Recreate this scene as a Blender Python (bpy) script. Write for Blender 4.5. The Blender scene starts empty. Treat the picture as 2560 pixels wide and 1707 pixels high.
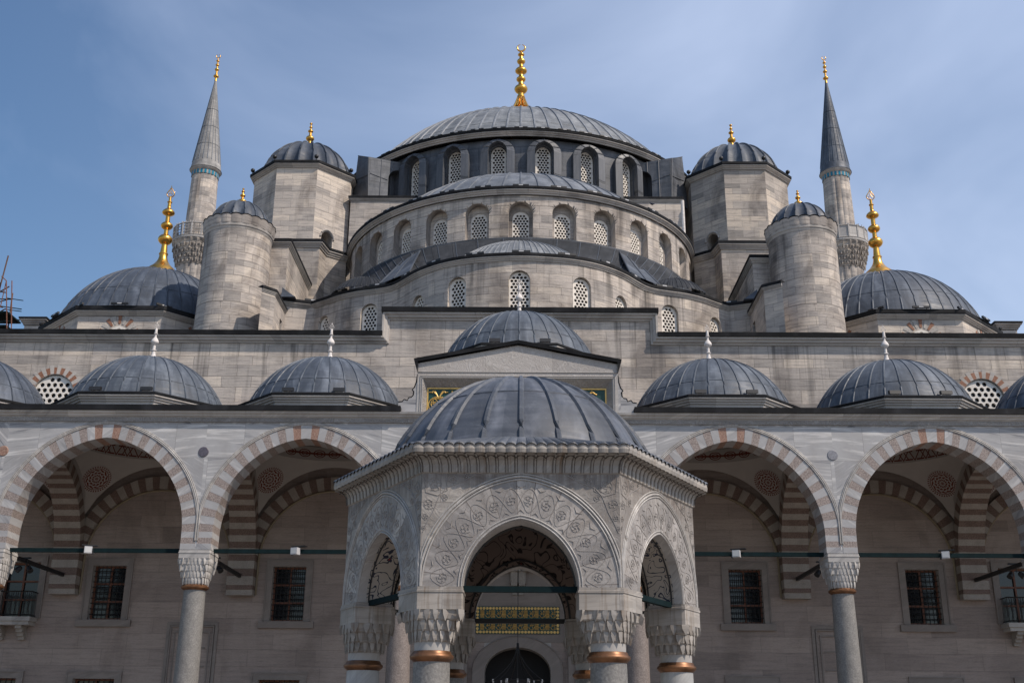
import bpy, bmesh, math, random
from mathutils import Vector, Matrix
PI = math.pi
R = math.radians
random.seed(7)
scene = bpy.context.scene

# ------------------------------------------------------------------ camera
cam_data = bpy.data.cameras.new("camera")
cam = bpy.data.objects.new("camera", cam_data)
scene.collection.objects.link(cam)
cam_data.sensor_width = 36.0
cam_data.lens = 2800.0 / 2560.0 * 36.0
cam_data.clip_end = 3000
PITCH, YAW, ROLL = 19.6, 0.39, 0.4
cam.matrix_world = (Matrix.Translation((0, 0, 1.6)) @ Matrix.Rotation(R(YAW), 4, 'Z')
                    @ Matrix.Rotation(R(90 + PITCH), 4, 'X') @ Matrix.Rotation(R(ROLL), 4, 'Z'))
scene.camera = cam

# ------------------------------------------------------------------ light
SUN_EL, SUN_AZ = 48.0, 58.0          # azimuth: degrees from the viewer's side (-Y) towards +X
to_sun = Vector((math.sin(R(SUN_AZ)) * math.cos(R(SUN_EL)), -math.cos(R(SUN_AZ)) * math.cos(R(SUN_EL)), math.sin(R(SUN_EL))))
sd = bpy.data.lights.new("sun", 'SUN')
sd.energy = 5.0
sd.angle = R(0.6)
sd.color = (1.0, 0.885, 0.765)
so = bpy.data.objects.new("sun", sd)
so.rotation_euler = to_sun.to_track_quat('Z', 'Y').to_euler()
so.location = to_sun * 100
scene.collection.objects.link(so)

world = bpy.data.worlds.new("World")
scene.world = world
world.use_nodes = True
wt = world.node_tree
wt.nodes.clear()
def wn(t, **k):
    n = wt.nodes.new(t)
    for a, b in k.items(): setattr(n, a, b)
    return n
wo = wn('ShaderNodeOutputWorld'); bg = wn('ShaderNodeBackground')
sky = wn('ShaderNodeTexSky', sky_type='NISHITA', sun_disc=False)
sky.sun_elevation = R(SUN_EL); sky.sun_rotation = R(180 - SUN_AZ)
sky.altitude = 50; sky.air_density = 1.3; sky.dust_density = 0.7; sky.ozone_density = 3.0
tc = wn('ShaderNodeTexCoord')
mp1 = wn('ShaderNodeMapping'); mp1.inputs['Rotation'].default_value = (0.3, 0.5, 0.6); mp1.inputs['Scale'].default_value = (0.8, 2.2, 1.3)
ns = wn('ShaderNodeTexNoise'); ns.inputs['Scale'].default_value = 1.5; ns.inputs['Detail'].default_value = 6; ns.inputs['Roughness'].default_value = 0.55; ns.inputs['Distortion'].default_value = 0.6
rp = wn('ShaderNodeValToRGB'); rp.color_ramp.elements[0].position = 0.43; rp.color_ramp.elements[0].color = (0, 0, 0, 1); rp.color_ramp.elements[1].position = 0.72; rp.color_ramp.elements[1].color = (0.42, 0.42, 0.42, 1)
# thin cloud thickens towards the east (+X)
sx = wn('ShaderNodeSeparateXYZ')
mr = wn('ShaderNodeMapRange'); mr.inputs['From Min'].default_value = -0.45; mr.inputs['From Max'].default_value = 0.45; mr.inputs['To Min'].default_value = 0.55; mr.inputs['To Max'].default_value = 1.25
addh = wn('ShaderNodeMath', operation='MULTIPLY')
base = wn('ShaderNodeMath', operation='ADD')
mr2 = wn('ShaderNodeMapRange'); mr2.inputs['From Min'].default_value = -0.5; mr2.inputs['From Max'].default_value = 0.5; mr2.inputs['To Min'].default_value = 0.0; mr2.inputs['To Max'].default_value = 0.34
mix = wn('ShaderNodeMix', data_type='RGBA'); mix.inputs['B'].default_value = (6.9, 7.9, 10.2, 1)
L = wt.links.new
L(tc.outputs['Generated'], mp1.inputs['Vector']); L(mp1.outputs[0], ns.inputs['Vector']); L(ns.outputs['Fac'], rp.inputs[0])
L(tc.outputs['Generated'], sx.inputs[0]); L(sx.outputs['X'], mr.inputs['Value']); L(sx.outputs['X'], mr2.inputs['Value'])
L(rp.outputs[0], addh.inputs[0]); L(mr.outputs[0], addh.inputs[1]); L(addh.outputs[0], base.inputs[0]); L(mr2.outputs[0], base.inputs[1])
hs = wn('ShaderNodeHueSaturation'); hs.inputs['Saturation'].default_value = 1.14; hs.inputs['Hue'].default_value = 0.503; L(sky.outputs[0], hs.inputs['Color']); L(hs.outputs[0], mix.inputs['A']); L(base.outputs[0], mix.inputs['Factor'])
L(mix.outputs['Result'], bg.inputs['Color']); bg.inputs['Strength'].default_value = 0.135
L(bg.outputs[0], wo.inputs['Surface'])

scene.view_settings.view_transform = 'Standard'
scene.view_settings.look = 'None'
scene.view_settings.exposure = -0.22
scene.view_settings.gamma = 1.0
scene.render.engine = 'CYCLES'
scene.cycles.max_bounces = 6

# ------------------------------------------------------------------ materials
class NT:
    def __init__(s, name):
        s.m = bpy.data.materials.new(name); s.m.use_nodes = True
        s.t = s.m.node_tree; s.t.nodes.clear()
        s.out = s.n('ShaderNodeOutputMaterial'); s.b = s.n('ShaderNodeBsdfPrincipled')
        s.t.links.new(s.b.outputs[0], s.out.inputs[0])
    def n(s, t, **k):
        x = s.t.nodes.new(t)
        for a, b in k.items(): setattr(x, a, b)
        return x
    def l(s, a, b): s.t.links.new(a, b)
    def uv(s, sc=(1, 1, 1), rot=0.0, loc=(0, 0, 0)):
        u = s.n('ShaderNodeUVMap'); u.uv_map = 'UVMap'
        mp = s.n('ShaderNodeMapping'); mp.inputs['Scale'].default_value = sc; mp.inputs['Rotation'].default_value = (0, 0, rot); mp.inputs['Location'].default_value = loc
        s.l(u.outputs[0], mp.inputs[0]); return mp.outputs[0]
    def obj(s, sc=(1, 1, 1)):
        u = s.n('ShaderNodeTexCoord'); mp = s.n('ShaderNodeMapping'); mp.inputs['Scale'].default_value = sc
        s.l(u.outputs['Object'], mp.inputs[0]); return mp.outputs[0]
    def noise(s, vec, scale, detail=5, rough=0.55, dist=0.0, dim='3D'):
        x = s.n('ShaderNodeTexNoise', noise_dimensions=dim)
        x.inputs['Scale'].default_value = scale; x.inputs['Detail'].default_value = detail
        x.inputs['Roughness'].default_value = rough; x.inputs['Distortion'].default_value = dist
        s.l(vec, x.inputs['Vector']); return x
    def mr(s, v, a, b, c, d):
        x = s.n('ShaderNodeMapRange')
        for i, q in zip(('From Min', 'From Max', 'To Min', 'To Max'), (a, b, c, d)): x.inputs[i].default_value = q
        s.l(v, x.inputs['Value']); return x.outputs[0]
    def ramp(s, v, stops, interp='LINEAR'):
        x = s.n('ShaderNodeValToRGB'); cr = x.color_ramp; cr.interpolation = interp
        while len(cr.elements) < len(stops): cr.elements.new(0.5)
        for e, (p, c) in zip(cr.elements, stops): e.position = p; e.color = (*c, 1)
        s.l(v, x.inputs[0]); return x.outputs[0]
    def mix(s, f, a, b, mode='MIX'):
        x = s.n('ShaderNodeMix', data_type='RGBA', blend_type=mode)
        for key, v in (('Factor', f), ('A', a), ('B', b)):
            if isinstance(v, (int, float)): x.inputs[key].default_value = v
            elif isinstance(v, tuple): x.inputs[key].default_value = (*v, 1)
            else: s.l(v, x.inputs[key])
        return x.outputs['Result']
    def math(s, op, a, b=0.0):
        x = s.n('ShaderNodeMath', operation=op)
        for i, v in enumerate((a, b)):
            if isinstance(v, (int, float)): x.inputs[i].default_value = v
            else: s.l(v, x.inputs[i])
        return x.outputs[0]
    def col(s, c):
        if isinstance(c, tuple): s.b.inputs['Base Color'].default_value = (*c, 1)
        else: s.l(c, s.b.inputs['Base Color'])
    def set(s, rough=0.6, metal=0.0, spec=0.5):
        s.b.inputs['Roughness'].default_value = rough; s.b.inputs['Metallic'].default_value = metal
        s.b.inputs['Specular IOR Level'].default_value = spec
    def bump(s, h, strength=0.5, dist=0.02):
        x = s.n('ShaderNodeBump'); x.inputs['Strength'].default_value = strength; x.inputs['Distance'].default_value = dist
        s.l(h, x.inputs['Height']); s.l(x.outputs[0], s.b.inputs['Normal'])
    def brick(s, vec, w, h, mortar=0.012, off=0.5, smooth=0.1):
        x = s.n('ShaderNodeTexBrick'); x.offset = off; x.offset_frequency = 2; x.squash = 1.0
        x.inputs['Color1'].default_value = (0, 0, 0, 1); x.inputs['Color2'].default_value = (1, 1, 1, 1); x.inputs['Mortar'].default_value = (0.5, 0.5, 0.5, 1)
        x.inputs['Scale'].default_value = 1; x.inputs['Mortar Size'].default_value = mortar; x.inputs['Mortar Smooth'].default_value = smooth
        x.inputs['Bias'].default_value = 0; x.inputs['Brick Width'].default_value = w; x.inputs['Row Height'].default_value = h
        s.l(vec, x.inputs['Vector']); return x

def ashlar(name, pal, bw=1.15, bh=0.46, streak=0.5, grime=0.6, mort=0.72, rough=0.85, drip=0.0, top=None):
    """coursed limestone: a tone for every block, bedding streaks, weathering patches"""
    k = NT(name); uv = k.uv()
    wob = k.noise(k.uv((0.9, 0.9, 1)), 1.3, 2); 
    add = k.n('ShaderNodeVectorMath', operation='MULTIPLY_ADD'); add.inputs[1].default_value = (0.10, 0.015, 0)
    rowv = k.noise(k.uv((0, 0.75, 1), 0, (0.3, 0, 0)), 1.0, 2, 0.6); cx_ = k.n('ShaderNodeCombineXYZ'); k.l(k.math('MULTIPLY', rowv.outputs['Fac'], 1.1), cx_.inputs[1])
    uv2 = k.n('ShaderNodeVectorMath', operation='ADD'); k.l(uv, uv2.inputs[0]); k.l(cx_.outputs[0], uv2.inputs[1])
    k.l(wob.outputs['Color'], add.inputs[0]); k.l(uv2.outputs[0], add.inputs[2])
    b = k.brick(add.outputs[0], bw, bh, 0.012)
    b2 = k.brick(add.outputs[0], bw * 1.73, bh, 0.0, 0.37)
    rnd = k.mix(0.45, b.outputs['Color'], b2.outputs['Color'])
    basec = k.ramp(rnd, [(0.06, pal[0]), (0.30, pal[1]), (0.6, pal[2]), (0.86, pal[3])])
    st = k.noise(k.uv((0.8, 9, 1)), 1.2, 7, 0.65, 0.35)
    c = k.mix(streak, basec, k.ramp(st.outputs['Fac'], [(0.3, (0.52, 0.52, 0.54)), (0.5, (0.92, 0.92, 0.92)), (0.7, (1.1, 1.08, 1.04))]), 'MULTIPLY')
    big = k.noise(k.uv((0.35, 0.22, 1)), 1.0, 5, 0.6, 0.8)
    c = k.mix(grime, c, k.ramp(big.outputs['Fac'], [(0.35, (0.42, 0.405, 0.40)), (0.52, (0.95, 0.95, 0.95)), (1, (1, 1, 1))]), 'MULTIPLY')
    fine = k.noise(k.uv((3, 9, 1)), 3.0, 4, 0.7)
    c = k.mix(0.35, c, k.ramp(fine.outputs['Fac'], [(0.3, (0.6, 0.58, 0.57)), (0.55, (1.05, 1.05, 1.05))]), 'MULTIPLY')
    if drip > 0:
        dn = k.noise(k.uv((1.3, 0.05, 1)), 1.0, 3, 0.6)
        dn2 = k.noise(k.uv((0.5, 0.35, 1), 0, (3, 1, 0)), 1.0, 3, 0.6)
        d = k.math('MULTIPLY', k.mr(dn.outputs['Fac'], 0.6, 0.72, 0, drip), k.mr(dn2.outputs['Fac'], 0.42, 0.6, 0, 1))
        c = k.mix(d, c, (0.06, 0.055, 0.05))
    if top is not None:      # black run-off under the cornice at height top (uv metres)
        sp = k.n('ShaderNodeSeparateXYZ'); k.l(uv, sp.inputs[0])
        r1 = k.noise(k.uv((1.6, 0.06, 1), 0, (11, 0, 0)), 1.0, 4, 0.65); r2 = k.noise(k.uv((0.28, 0.02, 1), 0, (2, 0, 0)), 1.0, 2)
        ln = k.math('ADD', 0.5, k.math('MULTIPLY', r2.outputs['Fac'], 5.0))
        dist = k.math('SUBTRACT', top, sp.outputs[1])
        fade = k.math('POWER', k.math('MAXIMUM', 0.0, k.math('SUBTRACT', 1.0, k.math('DIVIDE', dist, ln))), 0.8)
        f = k.math('MULTIPLY', k.math('MULTIPLY', k.mr(r1.outputs['Fac'], 0.50, 0.66, 0, 0.9), k.mr(r2.outputs['Fac'], 0.42, 0.56, 0.15, 1)), fade)
        c = k.mix(k.math('MINIMUM', f, 0.85), c, (0.055, 0.05, 0.046))
    c = k.mix(k.mr(b.outputs['Fac'], 0, 1, 0, 1 - mort), c, (0.10, 0.09, 0.08))
    k.col(c); k.set(rough, 0, 0.25)
    h = k.math('SUBTRACT', k.math('ADD', k.math('MULTIPLY', st.outputs['Fac'], 0.5), k.math('MULTIPLY', fine.outputs['Fac'], 0.5)), k.math('MULTIPLY', b.outputs['Fac'], 0.6))
    k.bump(h, 0.55, 0.03)
    return k.m

def lead(name, base=(0.066, 0.080, 0.102), hi=(0.135, 0.157, 0.19), rough=0.55, seams=None, metal=0.0):
    k = NT(name)
    oi = k.n('ShaderNodeObjectInfo'); off = k.n('ShaderNodeCombineXYZ'); k.l(k.math('MULTIPLY', oi.outputs['Random'], 31.0), off.inputs[0]); k.l(k.math('MULTIPLY', oi.outputs['Random'], 17.0), off.inputs[1])
    ci_ = k.n('ShaderNodeCombineXYZ'); k.l(k.math('ROUND', k.math('MULTIPLY', oi.outputs['Random'], 61.0)), ci_.inputs[0]); av_ = k.n('ShaderNodeVectorMath', operation='ADD'); k.l(k.uv(), av_.inputs[0]); k.l(ci_.outputs[0], av_.inputs[1])
    def ruv(sc):
        a = k.n('ShaderNodeVectorMath', operation='ADD'); k.l(k.uv(sc), a.inputs[0]); k.l(off.outputs[0], a.inputs[1]); return a.outputs[0]
    n1 = k.noise(ruv((1.1, 0.6, 1)), 1.0, 6, 0.6, 0.5)
    n2 = k.noise(ruv((0.5, 6, 1)), 1.0, 5, 0.65, 0.7)
    n3 = k.noise(ruv((2.5, 9, 1)), 1.0, 5, 0.7, 1.0)
    c = k.ramp(n1.outputs['Fac'], [(0.3, tuple(x * 0.62 for x in base)), (0.5, base), (0.72, hi)])
    c = k.mix(0.55, c, k.ramp(n2.outputs['Fac'], [(0.36, (0.66, 0.67, 0.70)), (0.55, (1, 1, 1)), (0.72, (1.55, 1.55, 1.6))]), 'MULTIPLY')
    c = k.mix(k.mr(n3.outputs['Fac'], 0.60, 0.74, 0, 0.35), c, tuple(min(1, x * 2.6) for x in base))
    pb = k.brick(av_.outputs[0], 1.0, 1.3, 0.0, 0.5)
    c = k.mix(0.8, c, k.ramp(pb.outputs['Color'], [(0, (0.84, 0.85, 0.87)), (0.5, (1, 1, 1)), (1, (1.16, 1.15, 1.14))]), 'MULTIPLY')
    c = k.mix(1.0, c, k.ramp(oi.outputs['Random'], [(0, (0.86, 0.87, 0.9)), (1, (1.12, 1.1, 1.06))]), 'MULTIPLY')
    if seams:
        b = k.brick(k.uv(), seams[0], seams[1], 0.016, 0.5, 0.3)
        c = k.mix(k.math('MULTIPLY', b.outputs['Fac'], 0.6), c, tuple(x * 0.35 for x in base))
        c = k.mix(0.35, c, k.ramp(b.outputs['Color'], [(0, (0.72, 0.72, 0.72)), (1, (1.2, 1.2, 1.2))]), 'MULTIPLY')
        k.bump(k.math('SUBTRACT', n1.outputs['Fac'], k.math('MULTIPLY', b.outputs['Fac'], -1.2)), 0.5, 0.03)
    else:
        k.bump(n1.outputs['Fac'], 0.3, 0.03)
    k.col(c); k.set(rough, metal, 0.4 if rough < 0.6 else 0.15)
    k.l(k.mr(n2.outputs['Fac'], 0.3, 0.7, rough - 0.1, rough + 0.2), k.b.inputs['Roughness'])
    return k.m

def plain(name, c, rough=0.6, metal=0.0, var=0.25, sc=3.0, spec=0.5, bump=0.0):
    k = NT(name)
    n = k.noise(k.obj((1, 1, 1)), sc, 5, 0.6)
    k.col(k.mix(1.0, c, k.ramp(n.outputs['Fac'], [(0.3, (1 - var,) * 3), (0.7, (1 + var,) * 3)]), 'MULTIPLY'))
    k.set(rough, metal, spec)
    if bump: k.bump(n.outputs['Fac'], bump, 0.02)
    return k.m

def marble(name, dark=(0.165, 0.17, 0.185), light=(0.53, 0.525, 0.52), bw=2.4, bh=1.2, tone=0.3, rot=(-0.9, 0.25), vs=3.4, joint=0.45, carved=0.0, stain=0.0, warm=0.0, top=None):
    k = NT(name); uv = k.uv()
    b = k.brick(uv, bw, bh, 0.006)
    vr = k.n('ShaderNodeVectorRotate', rotation_type='Z_AXIS')
    k.l(uv, vr.inputs['Vector']); k.l(k.mr(b.outputs['Color'], 0, 1, *rot), vr.inputs['Angle'])
    sc = k.n('ShaderNodeMapping'); sc.inputs['Scale'].default_value = (0.35, vs, 1); k.l(vr.outputs[0], sc.inputs[0])
    n4 = k.n('ShaderNodeTexNoise', noise_dimensions='4D'); n4.inputs['Scale'].default_value = 1.0; n4.inputs['Detail'].default_value = 7; n4.inputs['Roughness'].default_value = 0.62; n4.inputs['Distortion'].default_value = 0.9
    k.l(sc.outputs[0], n4.inputs['Vector']); k.l(k.mr(b.outputs['Color'], 0, 1, 0, 9), n4.inputs['W'])
    mid = tuple((a + c) / 2 * 1.02 for a, c in zip(dark, light))
    c = k.ramp(n4.outputs['Fac'], [(0.34, dark), (0.45, mid), (0.52, tuple(x * 0.93 for x in mid)), (0.62, light), (0.72, mid)])
    c = k.mix(tone, c, k.ramp(b.outputs['Color'], [(0, (0.7, 0.7, 0.72)), (1, (1.25, 1.24, 1.22))]), 'MULTIPLY')
    gr = k.noise(k.uv((1, 1, 1)), 0.9, 5, 0.6, 0.3)
    c = k.mix(0.5, c, k.ramp(gr.outputs['Fac'], [(0.3, (0.74 + warm, 0.70, 0.66 - warm)), (0.6, (1.02, 1.01, 1))]), 'MULTIPLY')
    if stain > 0:
        s1 = k.noise(k.uv((7, 0.35, 1)), 1.0, 4, 0.65)
        s2 = k.noise(k.uv((0.8, 1.2, 1), 0, (5, 2, 0)), 1.0, 3, 0.6)
        f = k.math('MULTIPLY', k.mr(s1.outputs['Fac'], 0.5, 0.68, 0, stain), k.mr(s2.outputs['Fac'], 0.4, 0.62, 0, 1))
        c = k.mix(f, c, (0.13, 0.085, 0.05))
    if top is not None:
        sp = k.n('ShaderNodeSeparateXYZ'); k.l(uv, sp.inputs[0])
        r1 = k.noise(k.uv((6.0, 0.15, 1), 0, (11, 0, 0)), 1.0, 4, 0.65); r2 = k.noise(k.uv((0.9, 0.05, 1), 0, (2, 0, 0)), 1.0, 2)
        fade = k.math('MAXIMUM', 0.0, k.math('SUBTRACT', 1.0, k.math('DIVIDE', k.math('SUBTRACT', top, sp.outputs[1]), k.mr(r2.outputs['Fac'], 0.35, 0.65, 0.2, 1.1))))
        f = k.math('MULTIPLY', k.mr(r1.outputs['Fac'], 0.38, 0.6, 0.15, 1.0), fade)
        c = k.mix(k.math('MINIMUM', f, 0.8), c, (0.085, 0.06, 0.045))
    c = k.mix(k.math('MULTIPLY', b.outputs['Fac'], joint), c, (0.12, 0.10, 0.09))
    k.set(0.55, 0, 0.35)
    if carved > 0:
        cn = k.noise(k.uv((1, 1, 1), 0.4), 2.4, 0.5, 0.4, 1.0)
        w = k.math('PINGPONG', k.math('MULTIPLY', cn.outputs['Fac'], 11.0), 0.5)
        line = k.mr(w, 0.12, 0.30, 1, 0)
        cn2 = k.noise(k.uv((1, 1, 1), 1.1, (7, 3, 0)), 3.6, 0.5, 0.4, 0.8)
        w2 = k.math('PINGPONG', k.math('MULTIPLY', cn2.outputs['Fac'], 9.0), 0.5)
        line2 = k.mr(w2, 0.10, 0.24, 1, 0)
        hh = k.math('MAXIMUM', line, k.math('MULTIPLY', line2, 0.7))
        c = k.mix(k.math('MULTIPLY', k.math('SUBTRACT', 1.0, hh), 0.28), c, (0.20, 0.17, 0.15))  # colour darkened in the carved hollows, standing in for shade in the relief
        k.bump(hh, carved, 0.035)
    else:
        k.bump(gr.outputs['Fac'], 0.15, 0.01)
    k.col(c)
    return k.m

M = {}
P_OLD = [(0.36, 0.33, 0.305), (0.475, 0.43, 0.39), (0.56, 0.50, 0.445), (0.67, 0.59, 0.505)]
M['stone'] = ashlar('limestone_ashlar', P_OLD, 1.1, 0.46, 1.0, 0.85, 0.6, drip=0.35)
M['stone_drip'] = ashlar('limestone_ashlar_dripped', P_OLD, 1.25, 0.55, 0.9, 0.75, 0.45, top=17.4)
M['stone_semi'] = ashlar('limestone_half_dome_drum', P_OLD, 1.0, 0.44, 1.0, 0.9, 0.5, top=28.2)
M['stone_exedra'] = ashlar('limestone_exedra', P_OLD, 1.1, 0.46, 1.0, 0.9, 0.5, top=22.3)
M['stone_tower'] = ashlar('limestone_round_tower', P_OLD, 0.9, 0.42, 1.0, 1.0, 0.45, drip=0.2, top=7.95)
M['stone_dirty'] = ashlar('limestone_ashlar_sooty', [(0.30, 0.275, 0.25), (0.40, 0.36, 0.325), (0.48, 0.43, 0.38), (0.60, 0.52, 0.435)], 1.0, 0.42, 1.0, 0.95, 0.7, drip=0.35)
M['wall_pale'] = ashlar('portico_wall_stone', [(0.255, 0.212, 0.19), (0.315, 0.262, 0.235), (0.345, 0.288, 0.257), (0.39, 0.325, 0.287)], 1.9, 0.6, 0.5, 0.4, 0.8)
M['trim'] = ashlar('cornice_stone', [(0.38, 0.355, 0.33), (0.47, 0.44, 0.405), (0.53, 0.49, 0.45), (0.57, 0.52, 0.47)], 1.6, 3.0, 0.5, 0.6, 0.75)
M['lead'] = lead('lead_sheet')
M['lead_pale'] = lead('lead_sheet_pale', (0.15, 0.162, 0.175), (0.25, 0.265, 0.28), 0.5)
M['lead_spire'] = lead('lead_spire_pale', (0.27, 0.265, 0.255), (0.38, 0.37, 0.35), 0.6)
M['lead_kiosk'] = lead('lead_sheet_dark_blue', (0.075, 0.085, 0.103), (0.15, 0.163, 0.19), 0.5)
M['lead_clad'] = lead('lead_cladding', (0.085, 0.092, 0.105), (0.15, 0.155, 0.17), 0.42, (1.35, 1.55))
M['lead_roof'] = lead('lead_roof_sheets', (0.036, 0.040, 0.047), (0.065, 0.07, 0.08), 0.75, (0.95, 4.0))
M['lead_edge'] = lead('lead_gutter_edge', (0.014, 0.0145, 0.016), (0.03, 0.031, 0.034), 0.7)
M['marble'] = marble('grey_veined_marble', vs=5.5, tone=0.4)
M['marble_white'] = marble('pale_marble', (0.29, 0.283, 0.275), (0.51, 0.49, 0.465), 1.7, 0.9, joint=0.3, stain=0.3)
M['marble_carved'] = marble('carved_marble', (0.20, 0.19, 0.18), (0.39, 0.365, 0.335), 1.4, 1.1, tone=0.5, joint=0.7, carved=0.16, stain=0.4, top=6.06)
M['marble_ring'] = marble('carved_marble_voussoirs', (0.18, 0.173, 0.168), (0.45, 0.425, 0.40), 0.30, 9, tone=0.85, rot=(1.35, 1.8), joint=0.8, carved=0.10, stain=0.3)
M['marble_relief'] = marble('lightly_carved_marble', (0.36, 0.34, 0.32), (0.48, 0.455, 0.43), 2.4, 3.0, joint=0.4, carved=0.18)
M['marble_dirty'] = marble('weathered_kiosk_marble', (0.20, 0.188, 0.175), (0.39, 0.365, 0.335), 1.3, 0.8, joint=0.3, stain=0.9, warm=0.03)
M['surround'] = marble('window_surround_marble', (0.20, 0.175, 0.158), (0.27, 0.235, 0.212), 3, 3, joint=0)
M['frieze'] = marble('frieze_marble', (0.20, 0.19, 0.18), (0.33, 0.315, 0.30), 2.6, 3.0, joint=0.5, carved=0.5)

def voussoir(name, c1, c2, c3, bump=0.4):
    k = NT(name)
    n = k.noise(k.obj((1, 1, 1)), 22, 6, 0.7); v = k.noise(k.obj((1, 1, 1)), 3.0, 3)
    c = k.ramp(n.outputs['Fac'], [(0.33, c1), (0.5, c2), (0.66, c3)])
    c = k.mix(0.5, c, k.ramp(v.outputs['Fac'], [(0.3, (0.75, 0.75, 0.75)), (0.7, (1.2, 1.2, 1.2))]), 'MULTIPLY')
    k.col(c); k.set(0.6, 0, 0.35); k.bump(n.outputs['Fac'], bump, 0.02); return k.m
M['vs_pink'] = voussoir('breccia_pink_grey', (0.12, 0.095, 0.085), (0.26, 0.215, 0.195), (0.38, 0.33, 0.30))
M['vs_red'] = voussoir('breccia_red', (0.15, 0.08, 0.055), (0.27, 0.16, 0.12), (0.37, 0.27, 0.215))
M['vs_brown'] = voussoir('breccia_brown', (0.08, 0.055, 0.045), (0.15, 0.102, 0.084), (0.20, 0.145, 0.12))
M['vs_white'] = marble('voussoir_white', (0.25, 0.25, 0.26), (0.49, 0.485, 0.48), 30, 30, joint=0)
M['vs_cream'] = voussoir('voussoir_cream', (0.25, 0.225, 0.20), (0.30, 0.27, 0.24), (0.34, 0.31, 0.275), 0.15)
M['brick_red'] = voussoir('red_brick_wedge', (0.17, 0.075, 0.045), (0.26, 0.12, 0.07), (0.33, 0.18, 0.12), 0.2)
M['granite'] = voussoir('grey_granite', (0.13, 0.125, 0.12), (0.185, 0.178, 0.168), (0.25, 0.24, 0.225), 0.15)
M['granite_pink'] = voussoir('pink_granite', (0.12, 0.10, 0.09), (0.19, 0.16, 0.145), (0.26, 0.225, 0.205), 0.15)
M['shaft_marble'] = marble('column_shaft_marble', (0.27, 0.28, 0.28), (0.46, 0.46, 0.45), 30, 30, joint=0, stain=0.3)
M['lattice'] = plain('lattice_plaster', (0.74, 0.69, 0.62), 0.8, 0, 0.12, 4)
M['gold'] = plain('gilded_copper', (0.74, 0.40, 0.085), 0.30, 1.0, 0.10, 2.5)
M['gold_paint'] = plain('gold_leaf_paint', (0.62, 0.40, 0.12), 0.45, 0.3, 0.2, 8)
M['bronze'] = plain('bronze_ring', (0.18, 0.085, 0.04), 0.42, 0.6, 0.45, 6)
M['iron'] = plain('painted_iron', (0.004, 0.013, 0.015), 0.8, 0.0, 0.3, 5, 0.12)
M['black'] = plain('black_housing', (0.012, 0.012, 0.013), 0.5, 0, 0.2, 5)
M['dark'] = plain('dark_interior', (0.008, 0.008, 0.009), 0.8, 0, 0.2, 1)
M['white_metal'] = plain('white_housing', (0.42, 0.42, 0.43), 0.5, 0, 0.08, 5)
M['white_stone'] = plain('white_marble_finial', (0.62, 0.58, 0.55), 0.7, 0, 0.25, 9, bump=0.3)
M['wood'] = plain('dark_stained_wood', (0.15, 0.055, 0.028), 0.55, 0, 0.4, 7)
M['wood_pale'] = plain('scaffold_timber', (0.11, 0.06, 0.04), 0.8, 0, 0.3, 4)
M['tile_blue'] = plain('turquoise_tile', (0.0, 0.17, 0.26), 0.25, 0, 0.2, 8)
M['plaster'] = plain('vault_plaster', (0.36, 0.335, 0.315), 0.9, 0, 0.06, 1.5)
M['ochre'] = plain('ochre_moulding', (0.25, 0.205, 0.14), 0.9, 0, 0.15, 3)
M['green'] = plain('green_panel', (0.004, 0.045, 0.033), 0.45, 0, 0.25, 6)
M['porphyry'] = plain('porphyry_disc', (0.085, 0.075, 0.095), 0.4, 0, 0.3, 14)
M['disc_grey'] = plain('grey_stone_disc', (0.21, 0.21, 0.23), 0.45, 0, 0.25, 14)
M['dirt'] = plain('black_crust', (0.06, 0.045, 0.036), 0.9, 0, 0.3, 8)  # dark brown for the thin lines drawn between the cove flutes
M['bird'] = plain('pigeon_feathers', (0.05, 0.05, 0.06), 0.7, 0, 0.3, 20)
M['paving'] = marble('courtyard_paving', (0.16, 0.14, 0.12), (0.26, 0.23, 0.20), 1.6, 0.8)
k = NT('window_glass'); k.col((0.012, 0.014, 0.018)); k.set(0.12, 0, 0.6)
gn = k.noise(k.obj(), 2.0, 2); k.bump(gn.outputs['Fac'], 0.2, 0.02); M['glass'] = k.m
k = NT('lamp_diffuser'); k.col((0.5, 0.5, 0.49)); k.set(0.4); M['diffuser'] = k.m

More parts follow.
